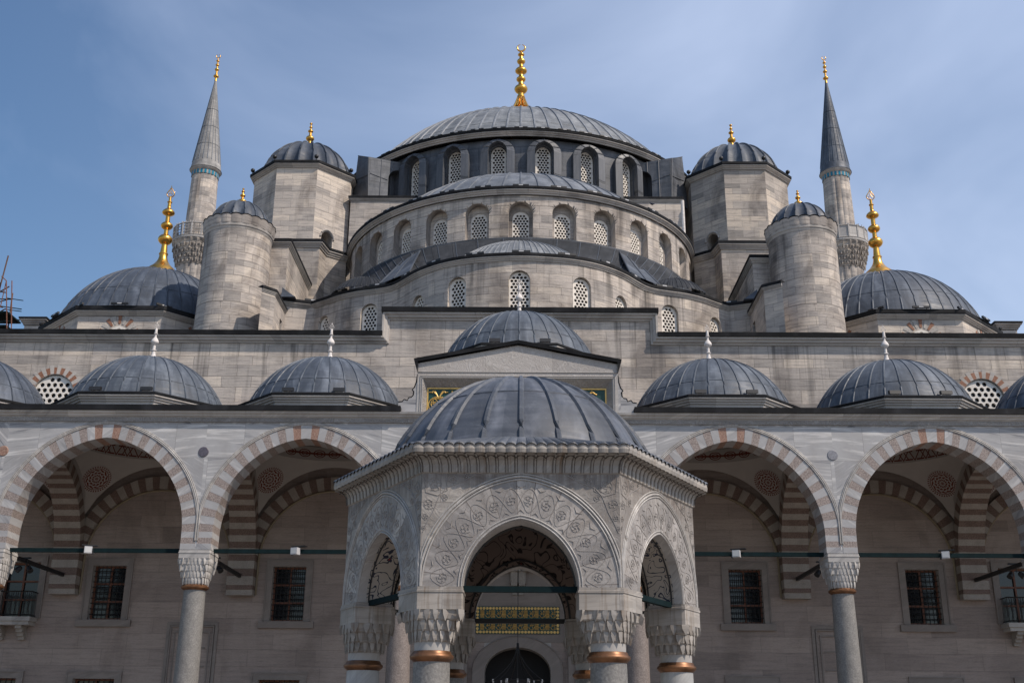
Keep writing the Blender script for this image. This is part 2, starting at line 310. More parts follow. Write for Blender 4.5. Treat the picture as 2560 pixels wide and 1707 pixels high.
# painted patterns (plaster with red stencil work)
def stencil(name, kind, ground=(0.36, 0.335, 0.315), ink=(0.135, 0.035, 0.024)):
    k = NT(name); uv = k.uv()
    sep = k.n('ShaderNodeSeparateXYZ'); k.l(uv, sep.inputs[0]); X, Y = sep.outputs[0], sep.outputs[1]
    if kind == 'rosette':       # uv in -1..1
        rr = k.math('SQRT', k.math('ADD', k.math('MULTIPLY', X, X), k.math('MULTIPLY', Y, Y)))
        an = k.math('ARCTAN2', Y, X)
        s = k.math('MULTIPLY', k.math('SINE', k.math('MULTIPLY', an, 36.0)), 1.0)
        outer = k.math('MULTIPLY', k.mr(s, -0.1, 0.1, 0, 1), k.math('MULTIPLY', k.mr(rr, 0.85, 0.87, 0, 1), k.mr(rr, 0.97, 0.99, 1, 0)))
        ring = k.math('MULTIPLY', k.mr(rr, 0.76, 0.78, 0, 1), k.mr(rr, 0.81, 0.83, 1, 0))
        pet = k.math('SINE', k.math('ADD', k.math('MULTIPLY', an, 12.0), k.math('MULTIPLY', k.math('SINE', k.math('MULTIPLY', rr, 18.0)), 2.2)))
        inner = k.math('MULTIPLY', k.mr(k.math('ADD', pet, k.math('SINE', k.math('MULTIPLY', rr, 31.0))), -0.1, 0.2, 0, 1), k.mr(rr, 0.75, 0.77, 1, 0))
        f = k.math('MAXIMUM', k.math('MAXIMUM', outer, ring), inner)
    elif kind == 'key':         # running interlace band, v in 0..0.55
        t = k.math('PINGPONG', X, 0.22)
        d = k.math('ABSOLUTE', k.math('SUBTRACT', k.math('ADD', k.math('MULTIPLY', t, 1.9), 0.07), Y))
        d2 = k.math('ABSOLUTE', k.math('SUBTRACT', k.math('SUBTRACT', 0.48, k.math('MULTIPLY', t, 1.9)), Y))
        dd = k.math('MINIMUM', d, k.math('ADD', d2, k.mr(k.math('PINGPONG', X, 0.44), 0.2, 0.24, 0.3, 0)))
        e = k.math('ABSOLUTE', k.math('SUBTRACT', k.math('ABSOLUTE', k.math('SUBTRACT', Y, 0.275)), 0.17))
        f = k.math('MAXIMUM', k.mr(dd, 0.035, 0.05, 1, 0), k.math('MULTIPLY', k.mr(e, 0.025, 0.035, 1, 0), k.mr(k.math('PINGPONG', X, 0.22), 0.06, 0.08, 0, 1)))
    elif kind == 'cartouche':
        p = k.math('SUBTRACT', k.math('PINGPONG', X, 0.6), 0.3)
        q = k.math('SUBTRACT', Y, 0.275)
        rr = k.math('SQRT', k.math('ADD', k.math('MULTIPLY', k.math('MULTIPLY', p, p), 0.45), k.math('MULTIPLY', q, q)))
        nn = k.math('SINE', k.math('MULTIPLY', rr, 95.0))
        f = k.math('MULTIPLY', k.mr(nn, -0.2, 0.1, 0, 1), k.mr(rr, 0.165, 0.175, 1, 0))
        f = k.math('MAXIMUM', f, k.math('MULTIPLY', k.mr(k.math('ABSOLUTE', q), 0.03, 0.05, 1, 0), 1.0))
    else:                       # lacy border
        n = k.noise(k.uv((7, 7, 1)), 1.0, 1, 0.4, 1.5)
        w = k.math('PINGPONG', k.math('MULTIPLY', n.outputs['Fac'], 7.0), 0.5)
        edge = k.math('ADD', 0.30, k.math('MULTIPLY', k.math('ABSOLUTE', k.math('SINE', k.math('MULTIPLY', X, 9.0))), 0.25))
        f = k.math('MULTIPLY', k.mr(w, 0.2, 0.28, 1, 0), k.math('LESS_THAN', Y, edge))
    k.col(k.mix(f, ground, ink)); k.set(0.9, 0, 0.2); return k.m
M['rosette'] = stencil('stencil_rosette', 'rosette')
M['key'] = stencil('stencil_key_band', 'key')
M['cartouche'] = stencil('stencil_cartouche_band', 'cartouche')
M['lace'] = stencil('stencil_lace_band', 'lace')

def floral(name, ground, stem, bloom, sc=1.0):
    k = NT(name)
    n = k.noise(k.uv((1, 1, 1)), 1.9 * sc, 0.6, 0.3, 1.3)
    w = k.math('PINGPONG', k.math('MULTIPLY', n.outputs['Fac'], 4.2), 0.5)
    line = k.mr(w, 0.09, 0.12, 1, 0)
    v = k.n('ShaderNodeTexVoronoi'); v.inputs['Scale'].default_value = 2.2 * sc; v.inputs['Randomness'].default_value = 0.8
    k.l(k.uv(), v.inputs['Vector'])
    pet = k.noise(k.uv(), 9 * sc, 2)
    dist = k.math('ADD', v.outputs['Distance'], k.mr(pet.outputs['Fac'], 0.3, 0.7, -0.09, 0.09))
    fl = k.mr(dist, 0.22, 0.25, 1, 0); core = k.mr(dist, 0.09, 0.11, 1, 0)
    c = k.mix(line, ground, stem); c = k.mix(fl, c, stem); c = k.mix(core, c, bloom)
    k.col(c); k.set(0.7, 0, 0.3); return k.m
M['floral_blue'] = floral('painted_floral_blue', (0.34, 0.305, 0.265), (0.02, 0.025, 0.045), (0.20, 0.03, 0.02), 1.9)
M['floral_red'] = floral('painted_floral_red', (0.17, 0.13, 0.11), (0.012, 0.008, 0.008), (0.10, 0.015, 0.01), 1.5)

# ------------------------------------------------------------------ mesh helpers
WL = {}
COL = scene.collection
def vsub(a, b): return (a[0] - b[0], a[1] - b[1], a[2] - b[2])

class MB:
    def __init__(s): s.v = []; s.f = []; s.m = []; s.u = []
    def face(s, pts, m=0, uv=None):
        i = len(s.v); s.v.extend(tuple(p) for p in pts); s.f.append(tuple(range(i, i + len(pts)))); s.m.append(m); s.u.append(uv)
    def grid(s, fn, nu, nv, m=0, uvf=None):
        """fn(i,j)->point, i in 0..nu, j in 0..nv (shared vertices)"""
        b = len(s.v)
        for j in range(nv + 1):
            for i in range(nu + 1): s.v.append(tuple(fn(i, j)))
        for j in range(nv):
            for i in range(nu):
                a = b + j * (nu + 1) + i
                s.f.append((a, a + 1, a + nu + 2, a + nu + 1)); s.m.append(m(i, j) if callable(m) else m)
                s.u.append([uvf(i, j), uvf(i + 1, j), uvf(i + 1, j + 1), uvf(i, j + 1)] if uvf else None)
    def box(s, x0, y0, z0, x1, y1, z1, m=0):
        p = [(x0, y0, z0), (x1, y0, z0), (x1, y1, z0), (x0, y1, z0), (x0, y0, z1), (x1, y0, z1), (x1, y1, z1), (x0, y1, z1)]
        for q in ((0, 1, 5, 4), (1, 2, 6, 5), (2, 3, 7, 6), (3, 0, 4, 7), (4, 5, 6, 7), (3, 2, 1, 0)): s.face([p[i] for i in q], m)
    def hull(s, p, m=0):     # p: 8 points ordered like box
        for q in ((0, 1, 5, 4), (1, 2, 6, 5), (2, 3, 7, 6), (3, 0, 4, 7), (4, 5, 6, 7), (3, 2, 1, 0)): s.face([p[i] for i in q], m)
    def prism(s, poly, z0, z1, m=0):
        n = len(poly)
        for i in range(n):
            a, b = poly[i], poly[(i + 1) % n]
            s.face([(a[0], a[1], z0), (b[0], b[1], z0), (b[0], b[1], z1), (a[0], a[1], z1)], m)
        s.face([(p[0], p[1], z1) for p in poly], m); s.face([(p[0], p[1], z0) for p in reversed(poly)], m)
    def prism_y(s, poly, y0, y1, m=0):
        n = len(poly)
        for i in range(n):
            a, b = poly[i], poly[(i + 1) % n]
            s.face([(a[0], y0, a[1]), (b[0], y0, b[1]), (b[0], y1, b[1]), (a[0], y1, a[1])], m)
        s.face([(p[0], y0, p[1]) for p in poly], m); s.face([(p[0], y1, p[1]) for p in reversed(poly)], m)
    def sweep(s, path, prof, closed=False, mp=None, m=0, cap=True):
        """path in a plane (a,b); prof list of (outward offset, height). outward = right of travel. mp(a,b,h)->xyz"""
        mp = mp or (lambda a, b, h: (a, b, h))
        n = len(path); offs = []
        for i in range(n):
            p = path[i]
            a = path[i - 1] if (i > 0 or closed) else None
            b = path[(i + 1) % n] if (i < n - 1 or closed) else None
            d1 = None if a is None else Vector((p[0] - a[0], p[1] - a[1])).normalized()
            d2 = None if b is None else Vector((b[0] - p[0], b[1] - p[1])).normalized()
            if d1 is None: d1 = d2
            if d2 is None: d2 = d1
            n1 = Vector((d1.y, -d1.x)); n2 = Vector((d2.y, -d2.x)); nn = (n1 + n2)
            if nn.length < 1e-6: nn = n1
            nn.normalize(); sc = 1 / max(0.35, nn.dot(n1)); offs.append(nn * sc)
        lens = [0]
        for i in range(1, n + (1 if closed else 0)):
            lens.append(lens[-1] + math.dist(path[i - 1][:2], path[i % n][:2]))
        pl = [0]
        for j in range(1, len(prof)): pl.append(pl[-1] + math.dist(prof[j - 1], prof[j]))
        N = n if closed else n - 1
        def fn(i, j):
            q = i % n; o, h = prof[j]
            return mp(path[q][0] + offs[q].x * o, path[q][1] + offs[q].y * o, h)
        s.grid(fn, N, len(prof) - 1, m, lambda i, j: (lens[i], pl[j]))
        if cap and not closed and len(prof) > 2:
            s.face([fn(0, j) for j in range(len(prof))], m); s.face([fn(N, j) for j in reversed(range(len(prof)))], m)
    def tube(s, pts, r, seg=6, m=0, caps=True):
        pts = [Vector(p) for p in pts]; n = len(pts); rings = []
        for i, p in enumerate(pts):
            t = (pts[min(i + 1, n - 1)] - pts[max(i - 1, 0)]).normalized()
            up = Vector((0, 0, 1)) if abs(t.z) < 0.9 else Vector((0, 1, 0))
            a = t.cross(up).normalized(); b = a.cross(t)
            rr = r[i] if isinstance(r, (list, tuple)) else r
            rings.append([p + (a * math.cos(2 * PI * k / seg) + b * math.sin(2 * PI * k / seg)) * rr for k in range(seg)])
        s.grid(lambda i, j: rings[j][i % seg], seg, n - 1, m, lambda i, j: (i * 0.05, j * 0.3))
        if caps: s.face(rings[0], m); s.face(rings[-1][::-1], m)
    def lathe(s, c, prof, seg=32, m=0, a0=0.0, a1=2 * PI, mod=None, umul=None):
        """prof list of (r,z); angle 0 faces the viewer (-Y), positive towards +X"""
        pl = [0]
        for j in range(1, len(prof)): pl.append(pl[-1] + math.dist(prof[j - 1], prof[j]))
        def fn(i, j):
            a = a0 + (a1 - a0) * i / seg; r, z = prof[j]
            if mod: r, z = mod(a, r, z, j)
            return (c[0] + r * math.sin(a), c[1] - r * math.cos(a), z)
        rm = umul or max(p[0] for p in prof)
        s.grid(fn, seg, len(prof) - 1, m, lambda i, j: ((a0 + (a1 - a0) * i / seg) * rm, pl[j]))
    def build(s, name, mats, parent=None, org=None, smooth=None):
        if org is None: org = WL.get(parent.name, (0, 0, 0)) if parent else (0, 0, 0)
        me = bpy.data.meshes.new(name)
        me.from_pydata([vsub(v, org) for v in s.v], [], s.f)
        for q in (mats if isinstance(mats, (list, tuple)) else [mats]): me.materials.append(M[q] if isinstance(q, str) else q)
        ul = me.uv_layers.new(name='UVMap')
        for pi, p in enumerate(me.polygons):
            p.material_index = s.m[pi]; uv = s.u[pi]
            if uv is None:
                nrm = p.normal
                if abs(nrm.z) > 0.8:
                    uv = [(s.v[vi][0], s.v[vi][1]) for vi in s.f[pi]]
                else:
                    t = Vector((-nrm.y, nrm.x)); t.normalize()
                    uv = [(s.v[vi][0] * t.x + s.v[vi][1] * t.y, s.v[vi][2]) for vi in s.f[pi]]
            for li, q in zip(p.loop_indices, uv): ul.data[li].uv = q
        if smooth is not None:
            bm = bmesh.new(); bm.from_mesh(me); bmesh.ops.remove_doubles(bm, verts=bm.verts, dist=1e-4); bmesh.ops.recalc_face_normals(bm, faces=bm.faces); bm.to_mesh(me); bm.free()
            me.shade_smooth(); me.set_sharp_from_angle(angle=R(smooth))
        me.update()
        o = bpy.data.objects.new(name, me); COL.objects.link(o); place(o, org, parent)
        return o

def place(o, world, parent):
    WL[o.name] = tuple(world)
    if parent: o.parent = parent; o.location = vsub(world, WL[parent.name])
    else: o.location = world
def empty(name, loc, label=None, cat=None, group=None):
    o = bpy.data.objects.new(name, None); COL.objects.link(o); place(o, loc, None)
    o.empty_display_size = 0.2
    if label: tag(o, label, cat, group)
    return o
def tag(o, label, cat, group=None, kind=None):
    o['label'] = label; o['category'] = cat
    if group: o['group'] = group
    if kind: o['kind'] = kind
def inst(src, parent, world, rz=0.0, sc=None, name=None):
    """copy of an object (mesh data shared) with its children"""
    o = src.copy(); COL.objects.link(o); o.parent = None
    place(o, world, parent); o.rotation_euler = (0, 0, rz)
    if sc: o.scale = sc
    for ch in src.children:
        c = ch.copy(); COL.objects.link(c); c.parent = o; WL[c.name] = tuple(world)
    return o

# ------------------------------------------------------------------ shapes
def arch_pts(w, hs, ha, n=10, x0=0.0, z0=0.0):
    """open polyline bottom-left -> apex -> bottom-right; half width w/2, springing hs, apex ha above z0"""
    a = w / 2; b = ha - hs; pts = [(-a, 0.0)]
    half = []
    if b >= a * 0.999:
        r = (a * a + b * b) / (2 * a); al = math.atan2(b, r - a) if r > a else PI / 2
        for i in range(n + 1):
            t = al * i / n; half.append((-(a - r + r * math.cos(t)), hs + r * math.sin(t)))
    else:
        for i in range(n + 1):
            t = PI / 2 * i / n; half.append((-a * math.cos(t), hs + b * math.sin(t)))
    pts += half; pts += [(-x, z) for x, z in reversed(half[:-1])]; pts.append((a, 0.0))
    out = []
    for p in pts:
        q = (p[0] + x0, p[1] + z0)
        if not out or math.dist(out[-1], q) > 1e-5: out.append(q)
    return out

def ray_poly(c, th, poly):
    dx, dy = math.cos(th), math.sin(th); best = None
    for i in range(len(poly)):
        x1, y1 = poly[i]; x2, y2 = poly[(i + 1) % len(poly)]
        ex, ey = x2 - x1, y2 - y1; den = dx * ey - dy * ex
        if abs(den) < 1e-12: continue
        t = ((x1 - c[0]) * ey - (y1 - c[1]) * ex) / den; w = ((x1 - c[0]) * dy - (y1 - c[1]) * dx) / den
        if t > 1e-9 and -1e-6 <= w <= 1 + 1e-6 and (best is None or t > best): best = t
    return (c[0] + dx * best, c[1] + dy * best)

def annulus(mb, inner, outer, mp, m=0, sub=3, nang=44):
    """quads between two star-shaped polygons in (u,v); mp(u,v)->xyz"""
    xs = [p[0] for p in inner]; ys = [p[1] for p in inner]; c = ((min(xs) + max(xs)) / 2, (min(ys) + max(ys)) / 2)
    th = set(round(2 * PI * i / nang - PI, 6) for i in range(nang))
    for p in list(inner) + list(outer): th.add(round(math.atan2(p[1] - c[1], p[0] - c[0]), 6))
    th = sorted(th); T = [th[0]]
    for t in th[1:]:
        if t - T[-1] > 1e-3: T.append(t)
    I = [ray_poly(c, t, inner) for t in T]; O = [ray_poly(c, t, outer) for t in T]; n = len(T)
    def uv(i, j):
        a, b = I[i % n], O[i % n]; f = j / sub; return (a[0] + (b[0] - a[0]) * f, a[1] + (b[1] - a[1]) * f)
    mb.grid(lambda i, j: mp(*uv(i, j)), n, sub, m, uv)

def bay(mb, u0, u1, z0, z1, hole, mp, depth, m=0, mr=None, back=None, sub=3):
    """wall panel with one recessed opening. mp(u,z,d)"""
    annulus(mb, hole, [(u0, z0), (u1, z0), (u1, z1), (u0, z1)], lambda u, z: mp(u, z, 0), m, sub)
    n = len(hole); mr = m if mr is None else mr
    cl = [0]
    for i in range(1, n + 1): cl.append(cl[-1] + math.dist(hole[i - 1], hole[i % n]))
    mb.grid(lambda i, j: mp(hole[i % n][0], hole[i % n][1], depth * j), n, 1, mr, lambda i, j: (cl[i] * 0.3 + 5, hole[i % n][1] + depth * j))
    if back: annulus(mb, back, hole, lambda u, z: mp(u, z, depth), mr, 1)

def panel(mb, u0, u1, z0, z1, mp, m=0, nu=None):
    nu = nu or max(1, int((u1 - u0) / 0.5))
    mb.grid(lambda i, j: mp(u0 + (u1 - u0) * i / nu, z0 + (z1 - z0) * j, 0), nu, 1, m, lambda i, j: (u0 + (u1 - u0) * i / nu, z0 + (z1 - z0) * j))

def cyl_map(cx, cy, Rw):
    return lambda u, z, d: (cx + (Rw - d) * math.sin(u / Rw), cy - (Rw - d) * math.cos(u / Rw), z)

_lat = {}
def lattice_mesh(w, hs, ha, sp, r, fr=0.04, th=0.07):
    """pierced plaster panel: arch outline with round holes on a triangular grid; local x right, z up, thickness in +y"""
    key = (round(w, 3), round(hs, 3), round(ha, 3), sp)
    if key in _lat: return _lat[key]
    outl = arch_pts(w, hs, ha, 9)
    inn = arch_pts(w - 2 * fr, hs, ha - fr, 9); inn = [(x, max(z, fr)) for x, z in inn]
    def inside(x, z, mg):
        if z < fr + mg: return False
        for i in range(len(inn) - 1):
            (x1, z1), (x2, z2) = inn[i], inn[i + 1]
            L_ = math.hypot(x2 - x1, z2 - z1)
            if L_ < 1e-6: continue
            d = ((x2 - x1) * (z - z1) - (z2 - z1) * (x - x1)) / L_
            if -d < mg: return False
        return True
    cu = bpy.data.curves.new('lat', 'CURVE'); cu.dimensions = '2D'; cu.fill_mode = 'BOTH'; cu.extrude = th / 2
    def spl(pts):
        s_ = cu.splines.new('POLY'); s_.points.add(len(pts) - 1)
        for q, p in zip(s_.points, pts): q.co = (p[0], p[1], 0, 1)
        s_.use_cyclic_u = True
    spl(outl)
    row = 0; z = fr + r * 1.15
    while z < ha:
        x0 = 0 if row % 2 == 0 else sp / 2
        k0 = int(w / sp) + 2
        for i in range(-k0, k0 + 1):
            x = x0 + i * sp
            if inside(x, z, r * 0.9):
                spl([(x + r * math.cos(2 * PI * q / 8 + 0.39), z + r * math.sin(2 * PI * q / 8 + 0.39)) for q in range(8)])
        z += sp * 0.866; row += 1
    ob = bpy.data.objects.new('lat', cu); COL.objects.link(ob)
    dg = bpy.context.evaluated_depsgraph_get()
    me = bpy.data.meshes.new_from_object(ob.evaluated_get(dg)); bpy.data.objects.remove(ob)
    for v in me.vertices: v.co = (v.co.x, th / 2 - v.co.z, v.co.y)
    me.materials.clear(); me.materials.append(M['lattice']); me.name = 'window_lattice'
    _lat[key] = me; return me
_pane = {}
def window(parent, world, rz, w, hs, ha, sp=0.2, r=0.075, label=None):
    me = lattice_mesh(w, hs, ha, sp, r)
    o = bpy.data.objects.new('window', me); COL.objects.link(o); place(o, world, parent); o.rotation_euler = (0, 0, rz)
    key = (round(w, 3), round(hs, 3), round(ha, 3))
    if key not in _pane:
        mb = MB(); mb.face([(x, 0.12, z) for x, z in arch_pts(w, hs, ha, 9)])
        p = mb.build('pane', 'glass', None); _pane[key] = p.data; COL.objects.unlink(p); bpy.data.objects.remove(p)
    p = bpy.data.objects.new('pane', _pane[key]); COL.objects.link(p); p.parent = o; WL[p.name] = tuple(world)
    if label: o['label'] = label
    return o

def ring_path(c, Rr, a0, a1, n):
    return [(c[0] + Rr * math.sin(a0 + (a1 - a0) * i / n), c[1] - Rr * math.cos(a0 + (a1 - a0) * i / n)) for i in range(n + 1)]
def poly_ring(c, Rr, n, rot=0.0):      # n-gon, flat side to the viewer
    return [(c[0] + Rr * math.sin(rot + PI / n + 2 * PI * i / n - PI), c[1] - Rr * math.cos(rot + PI / n + 2 * PI * i / n - PI)) for i in range(n)]

def cornice(parent, path, z, closed=False, h=0.5, out=0.35, stone='trim', edge=0.14, name='cornice'):
    """moulded stone cornice under a dark lead edge; z = top of the lead"""
    zb = z - edge
    mb = MB()
    mb.sweep(path, [(0.0, zb - h), (out * 0.25, zb - h), (out * 0.30, zb - h * 0.72), (out * 0.55, zb - h * 0.62), (out * 0.6, zb - h * 0.4), (out * 0.9, zb - h * 0.22), (out * 0.92, zb), (0, zb)], closed)
    o = mb.build(name, stone, parent)
    mb = MB()
    mb.sweep(path, [(out * 0.5, zb + 0.003), (out * 1.0, zb + 0.003), (out * 1.06, zb + edge * 0.3), (out * 1.06, z), (out * 0.5, z + 0.05), (-0.4, z + 0.08)], closed)
    mb.build('lead_edge', 'lead_edge', o)
    return o

def dome_profile(r, z0, H, n=14, top=0.0):
    rho = (r * r + H * H) / (2 * H); zc = z0 + H - rho; a = math.atan2(r, z0 - zc)
    return [(rho * math.sin(a * (1 - i / n * (1 - top))), zc + rho * math.cos(a * (1 - i / n * (1 - top)))) for i in range(n + 1)]

def make_dome(parent, name, c, z0, r, H, nrib, rw, mat, rings=(0.3, 0.62), a0=0.0, a1=2 * PI, flute=0.0, label=None, ribfrac=1.0, seg=None):
    """lead dome: shell (slightly stepped at each lap of the sheets) with raised batten rolls"""
    n = 16; prof = []
    base_p = dome_profile(r, z0, H, n)
    for i, p in enumerate(base_p):
        f = i / n
        prof.append(p)
    steps = []
    mb = MB()
    full = abs((a1 - a0) - 2 * PI) < 1e-6
    seg = seg or (nrib * 4 if flute else max(48, nrib))
    def mod(a, rr, z, j):
        if flute:
            t = abs(math.sin(a * nrib / 2)); fade = min(1.0, (1 - j / n) * 3)
            return rr * (1 - flute * t * (0.4 + 0.6 * fade)), z - flute * 0.5 * r * t * (j / n) * (1 - j / n)
        return rr, z
    mb.lathe(c, base_p, seg, 0, a0, a1, mod, nrib / (a1 - a0))
    o = mb.build(name, mat, parent, org=(c[0], c[1], z0), smooth=40)
    if label: o['label'] = label
    # batten rolls
    rb = MB()
    k = nrib if full else nrib + 1
    for i in range(k):
        a = a0 + (a1 - a0) * i / nrib
        pts = []; rad = []
        m_ = int(n * ribfrac * 0.985)
        for j in range(m_ + 1):
            rr, z = base_p[j]
            pts.append((c[0] + rr * math.sin(a), c[1] - rr * math.cos(a), z)); rad.append(rw * (0.55 + 0.45 * min(1, rr / (r * 0.45))))
        rb.tube(pts, rad, 6, 0, False)
    rb.build('batten_roll', mat, o)
    # lap seams
    sm = MB()
    for f in rings:
        x = f * n; j = int(x); t = x - j
        rr = base_p[j][0] * (1 - t) + base_p[j + 1][0] * t; zz = base_p[j][1] * (1 - t) + base_p[j + 1][1] * t
        if flute: continue
        nn = 72 if full else 40
        path = ring_path(c, rr, a0, a1, nn)
        if full: path = path[:-1]
        w = max(0.012, rw * 0.22)
        sm.sweep(path, [(0.0 - w, zz + w * 1.6), (w, zz + w), (w * 1.1, zz - w), (-0.01, zz - w * 1.3)], full, cap=False)
    if sm.f: sm.build('lap_seam', mat, o)
    return o

def finial(parent, c, z0, spec, mat='gold', crescent=0.0, leaf=0.0, petals=False, petals_r=None, petals_z=0.0, name='finial'):
    """spec: list of ('c', r0, r1, h) stems and ('b', r, h) bulbs stacked upward"""
    prof = []; z = z0
    for q in spec:
        if q[0] == 'c': prof += [(q[1], z), (q[2], z + q[3])]; z += q[3]
        elif q[0] == 'f':   # flared foot
            for i in range(9):
                t = i / 8; prof.append((q[2] + (q[1] - q[2]) * (1 - t) ** 2.3, z + q[3] * t))
            z += q[3]
        elif q[0] == 'd':   # drop: fat at the bottom, drawn up to a neck
            for i in range(15):
                t = i / 14
                rr = q[1] * (math.sin(PI * min(t * 1.55, 0.5)) if t < 0.323 else (0.5 + 0.5 * math.cos(PI * (t - 0.323) / 0.677)) ** 0.9)
                prof.append((max(q[3], rr), z + q[2] * t))
            z += q[2]
        else:
            for i in range(13):
                t = i / 12; prof.append((max(0.3 * q[1], q[1] * math.sin(PI * (0.06 + 0.88 * t)) ** 0.62), z + q[2] * t))
            z += q[2]
    prof.append((0.001, z))
    mb = MB(); mb.lathe(c, prof, 20)
    if petals:
        r0 = petals_r or prof[0][0]; z0p = z0 if not petals_r else z0 + petals_z
        for i in range(14):
            a = 2 * PI * i / 14
            mb.tube([(c[0] + r0 * 1.02 * math.sin(a), c[1] - r0 * 1.02 * math.cos(a), z0p), (c[0] + r0 * 0.68 * math.sin(a), c[1] - r0 * 0.68 * math.cos(a), z0p + petals * 0.45), (c[0] + r0 * 0.45 * math.sin(a), c[1] - r0 * 0.45 * math.cos(a), z0p + petals)], [r0 * 0.17, r0 * 0.13, 0.02], 6)
    o = mb.build(name, mat, parent, org=(c[0], c[1], z0), smooth=50)
    if crescent:
        cb = MB(); zc = z + crescent * 0.85; pts = []; rad = []
        for i in range(25):
            a = R(-90 + 14 - 90) + (2 * PI - R(28)) * i / 24 + R(0)
            a = R(90 + 13) + (2 * PI - R(26)) * i / 24
            pts.append((c[0] + crescent * math.cos(a), c[1], zc + crescent * math.sin(a))); rad.append(crescent * (0.07 + 0.17 * math.sin(PI * i / 24)))
        cb.tube(pts, rad, 8); cb.build('crescent', mat, o, smooth=60)
    if leaf:
        cb = MB(); zc = z
        L_ = []
        for i in range(25):
            t = i / 24; a = 2 * PI * t
            x = leaf * math.sin(a) * (0.55 + 0.45 * math.cos(a * 0.5) ** 2) if False else leaf * math.sin(a)
            zz = zc + leaf * 1.0 - leaf * 1.0 * math.cos(a)
            if zz > zc + leaf: 
                q = (zz - zc - leaf) / leaf; x *= (1 - q * 0.75); zz = zc + leaf + leaf * 1.5 * q
            L_.append((c[0] + x, c[1], zz))
        cb.tube(L_, leaf * 0.13, 6)
        cb.tube([(c[0], c[1], zc + leaf * 2.4), (c[0], c[1], zc + leaf * 3.2)], leaf * 0.1, 6)
        cb.tube([(c[0] - leaf * 0.3, c[1], zc + leaf * 2.5), (c[0] + leaf * 0.3, c[1], zc + leaf * 2.5)], leaf * 0.08, 6)
        for sx_ in (-1, 1):
            cb.tube([(c[0], c[1], zc + leaf * 0.2), (c[0] + sx_ * leaf * 0.5, c[1], zc + leaf * 0.8), (c[0] + sx_ * leaf * 0.15, c[1], zc + leaf * 1.3), (c[0], c[1], zc + leaf * 1.9)], leaf * 0.07, 5)
        cb.tube([(c[0] - leaf * .55, c[1], zc + leaf * 1.0), (c[0] + leaf * .55, c[1], zc + leaf * 1.0)], leaf * 0.06, 5)
        cb.build('leaf_tip', mat, o, smooth=60)
    return o

def superr(th, rc, poly, c, f):
    q = ray_poly(c, th, poly); rp_ = math.dist(c, q); return rc + (rp_ - rc) * f

def muqarnas(parent, c, rc, poly, z0, z1, tiers=4, mat='marble_white', nteeth=28, name='capital', plain_top=0.25, tooth=0.035):
    """stalactite capital: grows from a circle of radius rc to polygon poly; tiers of hanging pointed teeth"""
    mb = MB(); H = z1 - z0; hs = H * (1 - plain_top); seg = 72
    fs = []
    for t in range(tiers + 1):
        fs.append((z0 + hs * (t / tiers), (t / tiers) ** 0.9))
    prof = [(z0, 0.0)]
    for t in range(tiers):
        zt, f0 = fs[t]; zu, f1 = fs[t + 1]
        prof += [(zt + (zu - zt) * 0.15, f0 + (f1 - f0) * 0.35), (zu - 0.001, f0 + (f1 - f0) * 0.55), (zu, f1)]
    prof += [(z1 - H * 0.10, 1.0), (z1 - H * 0.10, 1.03), (z1 - H * 0.06, 1.03), (z1 - H * 0.05, 1.0), (z1, 1.0)]
    def fn(i, j):
        th = 2 * PI * i / seg; z, f = prof[j]; r_ = superr(th, rc, poly, c, min(f, 1.0)) * (f if f > 1 else 1)
        return (c[0] + r_ * math.cos(th), c[1] + r_ * math.sin(th), z)
    mb.grid(fn, seg, len(prof) - 1, 0, lambda i, j: (i / seg * 4, prof[j][0]))
    mb.face([fn(i, len(prof) - 1) for i in range(seg)])
    for t in range(tiers):
        zu, f1 = fs[t + 1]; zl = fs[t][0]; h = zu - zl
        n = nteeth; off = 0.5 * (t % 2)
        for i in range(n):
            th = 2 * PI * (i + off) / n; dw = 2 * PI / n * 0.32
            ra = superr(th, rc, poly, c, f1) * 1.005
            rb_ = superr(th, rc, poly, c, (fs[t][1] + f1) / 2) - 0.01
            def P(a, r_, z): return (c[0] + r_ * math.cos(a), c[1] + r_ * math.sin(a), z)
            A, B = P(th - dw, ra, zu), P(th + dw, ra, zu); C_, D = P(th - dw * 0.9, ra, zu - h * 0.45), P(th + dw * 0.9, ra, zu - h * 0.45)
            tip = P(th, ra - tooth * 0.3, zl - h * 0.12); Ai, Bi = P(th - dw, rb_, zu), P(th + dw, rb_, zu); ti = P(th, rb_ - 0.02, zl + h * 0.1)
            mb.face([A, B, D, C_]); mb.face([C_, D, tip]); mb.face([A, C_, tip, ti, Ai]); mb.face([B, Bi, ti, tip, D])
    return mb.build(name, mat, parent, org=(c[0], c[1], z0))

# ================================================================== MOSQUE
mosque = empty('mosque', (0, 52, 0), 'large grey stone mosque rising in half domes to one wide lead dome', 'mosque')
X0 = 0.05
# ---- main dome and its drum
MC = (X0, 75.9); DR = 12.9
main = make_dome(mosque, 'main_dome', MC, 38.15, 12.8, 7.3, 84, 0.075, 'lead_pale', (0.12, 0.36, 0.6))
finial(main, MC, 45.3, [('c', 0.85, 0.62, 2.4), ('f', 0.62, 0.27, 1.1), ('c', 0.30, 0.30, 0.1), ('c', 0.23, 0.23, 0.25), ('b', 0.52, 0.78), ('c', 0.22, 0.20, 0.25), ('b', 0.37, 0.5), ('c', 0.19, 0.17, 0.18), ('d', 0.47, 0.95, 0.15), ('b', 0.33, 0.5), ('c', 0.15, 0.13, 0.2), ('d', 0.26, 0.5, 0.05), ('c', 0.05, 0.05, 0.05)], crescent=0.31, petals=1.1, petals_r=0.64, petals_z=2.4)
cornice(mosque, ring_path(MC, 13.25, 0, 2 * PI, 112)[:-1], 38.2, True, 0.26, 0.3, edge=0.2, name='drum_cornice')
